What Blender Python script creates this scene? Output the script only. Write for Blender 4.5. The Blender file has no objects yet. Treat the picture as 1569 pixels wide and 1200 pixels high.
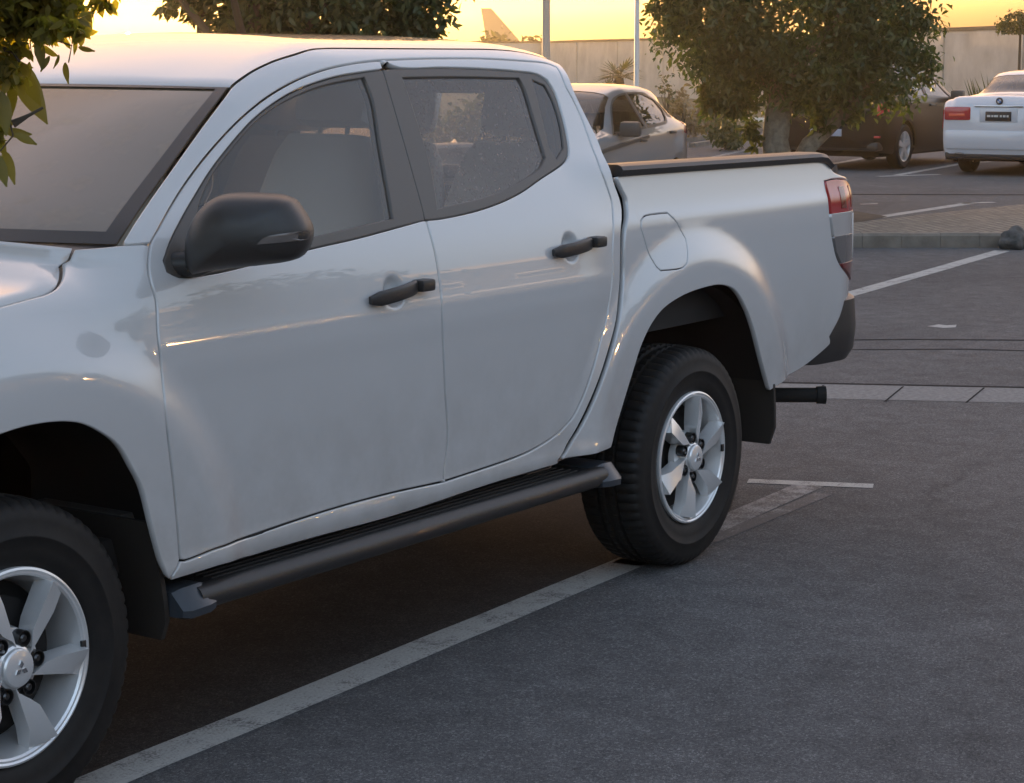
import bpy, bmesh, math, random
import numpy as np
from mathutils import Vector, Matrix
from mathutils.geometry import delaunay_2d_cdt
random.seed(7); rng = np.random.default_rng(7)
S = bpy.context.scene; COL = S.collection
rad = math.radians

# ------------------------------------------------------------------ camera
CAM = Vector((-3.08002, -3.40984, 1.69119)); FOC = 3234.62; YAW, PIT = .969617, .156380
FW = Vector((math.sin(YAW)*math.cos(PIT), math.cos(YAW)*math.cos(PIT), -math.sin(PIT)))
RT = Vector((math.cos(YAW), -math.sin(YAW), 0)); UP = RT.cross(FW)
cd = bpy.data.cameras.new('camera'); cam = bpy.data.objects.new('camera', cd); COL.objects.link(cam)
cd.sensor_width = 36; cd.lens = FOC/1569*36; cd.clip_start = .05; cd.clip_end = 20000
cam.matrix_world = Matrix(((RT.x, UP.x, -FW.x, CAM.x), (RT.y, UP.y, -FW.y, CAM.y), (RT.z, UP.z, -FW.z, CAM.z), (0, 0, 0, 1)))
S.camera = cam

# ------------------------------------------------------------------ sky, sun, exposure
SUN_EL, SUN_AZ = rad(1.2), YAW-rad(10.4)           # azimuth counted from +Y towards +X
w = bpy.data.worlds.new('World'); S.world = w; w.use_nodes = True
wn = w.node_tree; bgn = wn.nodes['Background']
sky = wn.nodes.new('ShaderNodeTexSky'); sky.sky_type = 'NISHITA'; sky.sun_disc = False
sky.sun_elevation = SUN_EL; sky.sun_rotation = SUN_AZ; sky.air_density = .37; sky.dust_density = 6.2; sky.ozone_density = 1.0
tin = wn.nodes.new('ShaderNodeMix'); tin.data_type = 'RGBA'; tin.blend_type = 'MULTIPLY'; tin.inputs[0].default_value = 1
tin.inputs[7].default_value = (1.52, 1.055, .755, 1)      # the camera's white balance
wn.links.new(sky.outputs[0], tin.inputs[6]); sep = wn.nodes.new('ShaderNodeSeparateXYZ'); dv_ = wn.nodes.new('ShaderNodeMath'); dv_.operation = 'DIVIDE'; dv_.inputs[0].default_value = .46; mn = wn.nodes.new('ShaderNodeMath'); mn.operation = 'MINIMUM'; mn.inputs[1].default_value = 1
soft = wn.nodes.new('ShaderNodeVectorMath'); soft.operation = 'SCALE'      # haze evens out the bright rim of the sky round the sun
wn.links.new(tin.outputs[2], sep.inputs[0]); wn.links.new(sep.outputs[1], dv_.inputs[1]); wn.links.new(dv_.outputs[0], mn.inputs[0])
wn.links.new(tin.outputs[2], soft.inputs[0]); wn.links.new(mn.outputs[0], soft.inputs[3]); wn.links.new(soft.outputs[0], bgn.inputs[0]); bgn.inputs[1].default_value = .15
sl = bpy.data.lights.new('sun', 'SUN'); sl.energy = .55; sl.angle = rad(.5); sl.color = (1, .56, .20)
so = bpy.data.objects.new('sun', sl); COL.objects.link(so)
sdir = Vector((math.sin(SUN_AZ)*math.cos(SUN_EL), math.cos(SUN_AZ)*math.cos(SUN_EL), math.sin(SUN_EL)))
so.rotation_euler = sdir.to_track_quat('Z', 'Y').to_euler(); so.location = (0, 0, 60)
S.view_settings.view_transform = 'Standard'; S.view_settings.look = 'None'
S.view_settings.exposure = 4.24; S.view_settings.gamma = 1
S.render.engine = 'CYCLES'; S.cycles.use_denoising = True; S.cycles.max_bounces = 8
S.cycles.transparent_max_bounces = 16; S.cycles.sample_clamp_indirect = 6; S.cycles.caustics_reflective = False; S.cycles.caustics_refractive = False

# ------------------------------------------------------------------ helpers
def at(px, py, d):
    """point d metres ahead, seen at pixel px, py of the photograph"""
    return CAM+(FW+RT*((px-784.5)/FOC)-UP*((py-600)/FOC))*d
def ground(px, py, z=0.0):
    v = FW+RT*((px-784.5)/FOC)-UP*((py-600)/FOC); return CAM+v*((z-CAM.z)/v.z)
def away(px, d):
    """ground point at horizontal distance d along the pixel column px"""
    v = FW+RT*((px-784.5)/FOC); v.z = 0; v *= d/Vector((FW.x, FW.y, 0)).dot(v)*Vector((FW.x, FW.y, 0)).length
    return Vector((CAM.x+v.x, CAM.y+v.y, 0))
def link(o, parent=None):
    COL.objects.link(o)
    if parent is not None: o.parent = parent
    return o
def tag(o, label=None, cat=None, group=None, kind=None):
    if label: o['label'] = label
    if cat: o['category'] = cat
    if group: o['group'] = group
    if kind: o['kind'] = kind
    return o
def empty(name, loc=(0, 0, 0), rz=0.0):
    o = bpy.data.objects.new(name, None); o.location = loc; o.rotation_euler.z = rz; o.empty_display_size = .2
    return link(o)
def mesh(name, vs, fs, mat, parent=None, smooth=True, normals=None, mats=None, mi=None, auto=None):
    me = bpy.data.meshes.new(name); me.from_pydata([tuple(v) for v in vs], [], [tuple(f) for f in fs])
    for m in (mats or [mat]): me.materials.append(m)
    if mi is not None: me.polygons.foreach_set('material_index', mi)
    if smooth: me.polygons.foreach_set('use_smooth', [True]*len(me.polygons))
    me.update()
    if auto is not None: me.set_sharp_from_angle(angle=rad(auto))
    if normals is not None: me.normals_split_custom_set_from_vertices(normals)
    return link(bpy.data.objects.new(name, me), parent)
class MB:
    """collects simple shapes, builds one mesh"""
    def __init__(s): s.v = []; s.f = []
    def add(s, vs, fs):
        n = len(s.v); s.v += [tuple(v) for v in vs]; s.f += [tuple(i+n for i in f) for f in fs]; return s
    def box(s, a, b, bev=.0):
        bm = bmesh.new(); bmesh.ops.create_cube(bm, size=1)
        for v in bm.verts: v.co = [(a[i]+b[i])/2+v.co[i]*(b[i]-a[i]) for i in range(3)]
        if bev > 0: bmesh.ops.bevel(bm, geom=bm.edges[:], offset=bev, segments=2, affect='EDGES', profile=.6)
        bm.verts.index_update(); s.add([v.co[:] for v in bm.verts], [[v.index for v in f.verts] for f in bm.faces]); bm.free(); return s
    def tube(s, pts, r, n=10, cap=True):
        pts = [Vector(p) for p in pts]; rs = r if isinstance(r, (list, tuple)) else [r]*len(pts)
        vs = []; fs = []; ref = None
        for i, p in enumerate(pts):
            t = (pts[min(i+1, len(pts)-1)]-pts[max(i-1, 0)]).normalized()
            if ref is None: ref = t.orthogonal().normalized()
            a = (ref-t*ref.dot(t)).normalized(); ref = a; b = t.cross(a)
            for k in range(n):
                g = 2*math.pi*k/n; vs.append(p+(a*math.cos(g)+b*math.sin(g))*rs[i])
        for i in range(len(pts)-1):
            for k in range(n): fs.append((i*n+k, i*n+(k+1) % n, (i+1)*n+(k+1) % n, (i+1)*n+k))
        if cap: fs += [tuple(range(n-1, -1, -1)), tuple(range((len(pts)-1)*n, len(pts)*n))]
        return s.add(vs, fs)
    def lathe(s, prof, n=48, axis='y', c=(0, 0, 0), close=False):
        """prof: (radius, offset along axis)"""
        vs = []; fs = []; m = len(prof)
        for k in range(n):
            g = 2*math.pi*k/n; C_, S_ = math.cos(g), math.sin(g)
            for r, h in prof:
                p = (r*C_, h, r*S_) if axis == 'y' else (r*C_, r*S_, h)
                vs.append((p[0]+c[0], p[1]+c[1], p[2]+c[2]))
        for k in range(n):
            for i in range(m if close else m-1):
                fs.append((k*m+i, k*m+(i+1) % m, ((k+1) % n)*m+(i+1) % m, ((k+1) % n)*m+i))
        return s.add(vs, fs)
    def sweep(s, path, sec, up=Vector((0, 0, 1)), cap=True):
        """section (across, up) carried along a path"""
        path = [Vector(p) for p in path]; vs = []; fs = []
        for i, p in enumerate(path):
            t = (path[min(i+1, len(path)-1)]-path[max(i-1, 0)]).normalized(); a = t.cross(up).normalized(); b = a.cross(t)
            sc = sec(i/(len(path)-1)) if callable(sec) else sec; m = len(sc)
            vs += [p+a*q[0]+b*q[1] for q in sc]
        for i in range(len(path)-1):
            for k in range(m): fs.append((i*m+k, i*m+(k+1) % m, (i+1)*m+(k+1) % m, (i+1)*m+k))
        if cap: fs += [tuple(range(m-1, -1, -1)), tuple(range((len(path)-1)*m, len(path)*m))]
        return s.add(vs, fs)
    def build(s, name, mat, parent=None, smooth=True, auto=35):
        o = mesh(name, s.v, s.f, mat, parent, smooth, auto=auto if smooth else None)
        bm = bmesh.new(); bm.from_mesh(o.data); bmesh.ops.recalc_face_normals(bm, faces=bm.faces[:]); bm.to_mesh(o.data); bm.free()
        if smooth: o.data.set_sharp_from_angle(angle=rad(auto))
        return o

# ------------------------------------------------------------------ materials
def mat(name, col, rough=.5, metal=0.0, coat=0.0, spec=.5, emit=None):
    m = bpy.data.materials.new(name); m.use_nodes = True; b = m.node_tree.nodes['Principled BSDF']
    b.inputs['Base Color'].default_value = (*col, 1); b.inputs['Roughness'].default_value = rough
    b.inputs['Metallic'].default_value = metal; b.inputs['Coat Weight'].default_value = coat; b.inputs['Coat Roughness'].default_value = .03
    b.inputs['Specular IOR Level'].default_value = spec
    return m
def nodes(m): return m.node_tree.nodes, m.node_tree.links, m.node_tree.nodes['Principled BSDF']
def noise(m, scale, detail=4, rough=.6, co='Object', dist=0.0):
    n, l, b = nodes(m); tc = n.new('ShaderNodeTexCoord'); t = n.new('ShaderNodeTexNoise')
    t.inputs['Scale'].default_value = scale; t.inputs['Detail'].default_value = detail; t.inputs['Roughness'].default_value = rough; t.inputs['Distortion'].default_value = dist
    l.new(tc.outputs[co], t.inputs['Vector']); return t
def ramp(m, src, stops):
    n, l, b = nodes(m); r = n.new('ShaderNodeValToRGB'); e = r.color_ramp.elements
    while len(e) < len(stops): e.new(.5)
    for k, (p, c) in enumerate(stops): e[k].position = p; e[k].color = (*c, 1) if len(c) == 3 else c
    l.new(src, r.inputs[0]); return r
def mixc(m, fac, a, b_, mode='MIX'):
    n, l, b = nodes(m); x = n.new('ShaderNodeMix'); x.data_type = 'RGBA'; x.blend_type = mode
    for sock, val in ((x.inputs[0], fac), (x.inputs[6], a), (x.inputs[7], b_)):
        if isinstance(val, (int, float)): sock.default_value = val
        elif isinstance(val, tuple): sock.default_value = (*val, 1)
        else: l.new(val, sock)
    return x.outputs[2]
def bump(m, src, strength, dist=.01):
    n, l, b = nodes(m); x = n.new('ShaderNodeBump'); x.inputs['Strength'].default_value = strength; x.inputs['Distance'].default_value = dist
    l.new(src, x.inputs['Height']); l.new(x.outputs[0], b.inputs['Normal'])
def speckle(m, scale, lo, hi, rough=None):
    t = noise(m, scale); r = ramp(m, t.outputs[0], [(.3, lo), (.7, hi)]); m.node_tree.links.new(r.outputs[0], nodes(m)[2].inputs['Base Color']); return t
def glass_mat(name, tint, refl=1.0, dust=0.0, dust_glare_col=(.5, .48, .45), dscale=60, film=0.0, grough=.01):
    m = bpy.data.materials.new(name); m.use_nodes = True; n, l = m.node_tree.nodes, m.node_tree.links; n.clear()
    out = n.new('ShaderNodeOutputMaterial'); tr = n.new('ShaderNodeBsdfTransparent'); tr.inputs[0].default_value = (*tint, 1)
    gl = n.new('ShaderNodeBsdfGlossy'); gl.inputs['Roughness'].default_value = grough; gl.inputs[0].default_value = (refl, refl, refl, 1)
    fr = n.new('ShaderNodeFresnel'); fr.inputs[0].default_value = 1.62
    mx = n.new('ShaderNodeMixShader'); l.new(fr.outputs[0], mx.inputs[0]); l.new(tr.outputs[0], mx.inputs[1]); l.new(gl.outputs[0], mx.inputs[2])
    last = mx.outputs[0]
    if dust or film:
        df = n.new('ShaderNodeBsdfDiffuse'); df.inputs[0].default_value = (*dust_glare_col, 1)
        tl = n.new('ShaderNodeBsdfTranslucent'); tl.inputs[0].default_value = (*dust_glare_col, 1)
        dm = n.new('ShaderNodeMixShader'); dm.inputs[0].default_value = .5; l.new(df.outputs[0], dm.inputs[1]); l.new(tl.outputs[0], dm.inputs[2])
        tc = n.new('ShaderNodeTexCoord'); t = n.new('ShaderNodeTexNoise'); t.inputs['Scale'].default_value = dscale; t.inputs['Detail'].default_value = 3
        l.new(tc.outputs['Object'], t.inputs['Vector']); r = n.new('ShaderNodeMapRange'); r.inputs[1].default_value = .52; r.inputs[2].default_value = .72; r.inputs[3].default_value = film; r.inputs[4].default_value = film+dust
        l.new(t.outputs[0], r.inputs[0]); m2 = n.new('ShaderNodeMixShader'); l.new(r.outputs[0], m2.inputs[0]); l.new(last, m2.inputs[1]); l.new(dm.outputs[0], m2.inputs[2]); last = m2.outputs[0]
    l.new(last, out.inputs[0]); return m
def leaf_mat(name, c1, c2, trans=.35):
    m = mat(name, c1, .55); n, l, b = nodes(m); g = n.new('ShaderNodeNewGeometry')
    col = ramp(m, g.outputs['Random Per Island'], [(0, c1), (.6, tuple((a+b_)/2 for a, b_ in zip(c1, c2))), (1, c2)]).outputs[0]
    l.new(col, b.inputs['Base Color']); tl = n.new('ShaderNodeBsdfTranslucent'); mc = mixc(m, 1.0, col, (1.4, 1.65, .45), 'MULTIPLY'); l.new(mc, tl.inputs[0])
    mx = n.new('ShaderNodeMixShader'); mx.inputs[0].default_value = trans; l.new(b.outputs[0], mx.inputs[1]); l.new(tl.outputs[0], mx.inputs[2])
    l.new(mx.outputs[0], n['Material Output'].inputs[0]); return m
M = {}
M['paint'] = mat('white_paint', (.575, .57, .56), .27, 0, 1.0); nodes(M['paint'])[2].inputs['Coat IOR'].default_value = 1.65; nodes(M['paint'])[2].inputs['Coat Roughness'].default_value = .012
def road_dust(m, z0, z1, col, amount):
    n, l, b = nodes(m); tc = n.new('ShaderNodeTexCoord'); sp = n.new('ShaderNodeSeparateXYZ'); l.new(tc.outputs['Object'], sp.inputs[0]); mr = n.new('ShaderNodeMapRange'); mr.inputs[1].default_value = z1; mr.inputs[2].default_value = z0; l.new(sp.outputs[2], mr.inputs[0])
    t = noise(m, 5, 6, .7); r = ramp(m, t.outputs[0], [(.35, (.25, .25, .25)), (.65, (1, 1, 1))]); f = mixc(m, 1.0, mr.outputs[0], r.outputs[0], 'MULTIPLY'); f2 = mixc(m, 1.0, f, (amount,)*3, 'MULTIPLY')
    l.new(mixc(m, f2, tuple(b.inputs['Base Color'].default_value)[:3], col), b.inputs['Base Color']); rr = n.new('ShaderNodeMapRange'); rr.inputs[3].default_value = .012; rr.inputs[4].default_value = .5; l.new(f2, rr.inputs[0]); l.new(rr.outputs[0], b.inputs['Coat Roughness'])
road_dust(M['paint'], .45, .95, (.24, .20, .16), .42)
M['black_plastic'] = mat('black_plastic', (.030, .028, .027), .42)
t = noise(M['black_plastic'], 900, 2); bump(M['black_plastic'], t.outputs[0], .15, .001)
M['trim'] = mat('gloss_black_trim', (.095, .084, .074), .42)
M['rubber'] = mat('tyre_rubber', (.020, .019, .019), .62, spec=.3)
t = noise(M['rubber'], 18, 7, .7); l_ = ramp(M['rubber'], t.outputs[0], [(.35, (.010, .0095, .0095)), (.75, (.020, .0175, .015))]); M['rubber'].node_tree.links.new(l_.outputs[0], nodes(M['rubber'])[2].inputs['Base Color'])
M['flap'] = mat('mud_flap_rubber', (.028, .022, .017), .75)
M['alloy'] = mat('alloy_silver', (.80, .80, .79), .30, .5, .4)
M['dark'] = mat('dark_cavity', (.012, .011, .010), .85)
M['chassis'] = mat('dusty_chassis', (.016, .013, .011), .8)
M['seat'] = mat('grey_seat_cloth', (.55, .54, .51), .9)
M['dash'] = mat('dashboard_plastic', (.13, .12, .11), .7)
M['liner'] = mat('headliner_cloth', (.30, .26, .21), .9)
M['glass_ws'] = glass_mat('windshield_glass', (.96, .94, .88), .20, .16, (.70, .54, .36), 9, .30, .05)  # tan dust film also carries the warm sun glare as colour
M['glass_fr'] = glass_mat('front_side_glass', (.95, .96, .95), 1.0, .0, film=.10)
M['glass_rr'] = glass_mat('dusty_rear_side_glass', (.90, .88, .84), 1.0, .36, (.62, .52, .47), 90, .15)
M['glass_q'] = glass_mat('dark_quarter_glass', (.10, .10, .10), 1.0, film=.04)
M['lens_red'] = mat('red_lens', (.42, .028, .035), .12, 0, .8)
M['lens_clear'] = mat('clear_lens', (.58, .56, .54), .15, .3, .8)
M['lens_smoke'] = mat('smoked_lens', (.20, .185, .18), .12, .3, .8)
M['lens_white'] = mat('white_lens', (.72, .70, .67), .15, 0, .6)
M['lens_deep'] = mat('dark_red_lens', (.17, .02, .018), .15, 0, .8)
M['step_cap'] = mat('step_cap_plastic', (.042, .048, .056), .30)
M['nut'] = mat('lug_nut_metal', (.10, .10, .10), .35, .9)
M['chrome'] = mat('chrome', (.75, .75, .75), .1, 1)
M['bed'] = mat('bed_liner', (.02, .02, .02), .7)


# ------------------------------------------------------------------ the truck's side as a surface, panel outlines in metres on it
def _pchip(xs, ys):
    n = len(xs); h = [xs[i+1]-xs[i] for i in range(n-1)]; d = [(ys[i+1]-ys[i])/h[i] for i in range(n-1)]
    m = [d[0]] + [0 if d[i-1]*d[i] <= 0 else (h[i-1]+h[i])*3/((2*h[i]+h[i-1])/d[i-1]+(h[i]+2*h[i-1])/d[i]) for i in range(1, n-1)] + [d[-1]]
    def f(x):
        if x <= xs[0]: return ys[0]+m[0]*(x-xs[0])
        if x >= xs[-1]: return ys[-1]+m[-1]*(x-xs[-1])
        i = 0
        while x > xs[i+1]: i += 1
        t = (x-xs[i])/h[i]; a = t*t*t; b = t*t
        return (2*a-3*b+1)*ys[i]+(a-2*b+t)*h[i]*m[i]+(3*b-2*a)*ys[i+1]+(a-b)*h[i]*m[i+1]
    return f
def sst(a, b, x):
    t = min(1.0, max(0.0, (x-a)/(b-a))); return t*t*(3-2*t)
# inward offset of the truck's side at each height: doors, cargo bed
prof_cab = _pchip([.40, .46, .50, .54, .62, .78, .92, .985, 1.02, 1.06, 1.14, 1.20, 1.27, 1.40, 1.55, 1.70],
                  [.060, .034, .024, .028, .026, .018, .009, .004, .004, .010, .024, .038, .062, .117, .183, .250])
prof_bed = _pchip([.40, .55, .70, .85, 1.00, 1.10, 1.16, 1.185, 1.215, 1.27, 1.34, 1.40],
                  [.075, .058, .044, .036, .032, .033, .036, .040, .050, .062, .074, .084])
prof_fen = _pchip([.40, .55, .80, 1.00, 1.10, 1.16, 1.20, 1.225, 1.245, 1.26],
                  [.060, .034, .018, .010, .022, .045, .085, .130, .200, .280])
CUPS = [(1.355, 1.078), (2.235, 1.132)]      # hollows behind the two door handles
def flare(x, z, xc):
    r = math.hypot(x-xc, (z-.37)*1.02)
    if r > .95: return 0.0
    return .036*(1-sst(.655, .80, r))
def yside(x, z):
    w = sst(2.30, 2.62, x)
    if z > 1.33: w = w*(1-sst(1.33, 1.42, z))
    y = prof_cab(z)*(1-w) + prof_bed(z)*w
    if x < .48:
        u = 1-sst(.28, .48, x); y = y*(1-u)+prof_fen(z+.075*max(0, .4-x))*u
    if x < 1.2: y += .045*((1.2-x)/.8)**2*sst(1.15, 1.45, z)
    if x < .2: y += .05*((.2-x)/.8)**2
    if z < 1.3: y -= (flare(x, z, 0.0)+flare(x, z, 3.0))*sst(.25, .5, z)
    if x > 4.12:
        t = min(.97, (x-4.12)/.30); y += .25*(1-math.sqrt(1-t*t))
    for cx, cz in CUPS:
        q = math.hypot((x-cx)/.052, (z-cz)/.050)
        if q < 1: y += .016*(1-sst(.30, 1.0, q))
    return y
def sbreak(x):
    d = 0.0
    if x < .45: d = .420
    elif x < .95: d = .110+.62*(.95-x)
    elif x < 1.45: d = .110*((1.45-x)/.50)**2
    elif x > 2.10: d = .06*((min(x, 2.68)-2.10)/.50)**3
    if x > 2.7: d = -.2
    return 1.648-d
A0, A1, AL = math.radians(23.5), math.radians(85), .16
def F(x, s):
    """point of the near (left) side of the truck: x along it, s up the side and over the roof"""
    b = sbreak(x)
    if s <= b: return (x, yside(x, s), s)
    y, z, t = yside(x, b), b, s-b
    k = (A1-A0)/AL; u = min(t, AL); a = A0+k*u
    y += (math.cos(A0)-math.cos(a))/k; z += (math.sin(a)-math.sin(A0))/k
    if t > AL:
        k2 = math.radians(4.6)/.56; u = min(t-AL, .60); a2 = A1+k2*u
        y += (math.cos(A1)-math.cos(a2))/k2; z += (math.sin(a2)-math.sin(A1))/k2
    return (x, y, z)
def FN(x, s, off=0.0):
    e = .004
    p = F(x, s); a = F(x+e, s); b = F(x-e, s); c = F(x, s+e); d = F(x, s-e)
    u = [a[i]-b[i] for i in range(3)]; v = [c[i]-d[i] for i in range(3)]
    n = (u[1]*v[2]-u[2]*v[1], u[2]*v[0]-u[0]*v[2], u[0]*v[1]-u[1]*v[0])
    l = math.sqrt(sum(k*k for k in n)) or 1
    n = tuple(k/l for k in n)
    return tuple(p[i]+n[i]*off for i in range(3)), n
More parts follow.
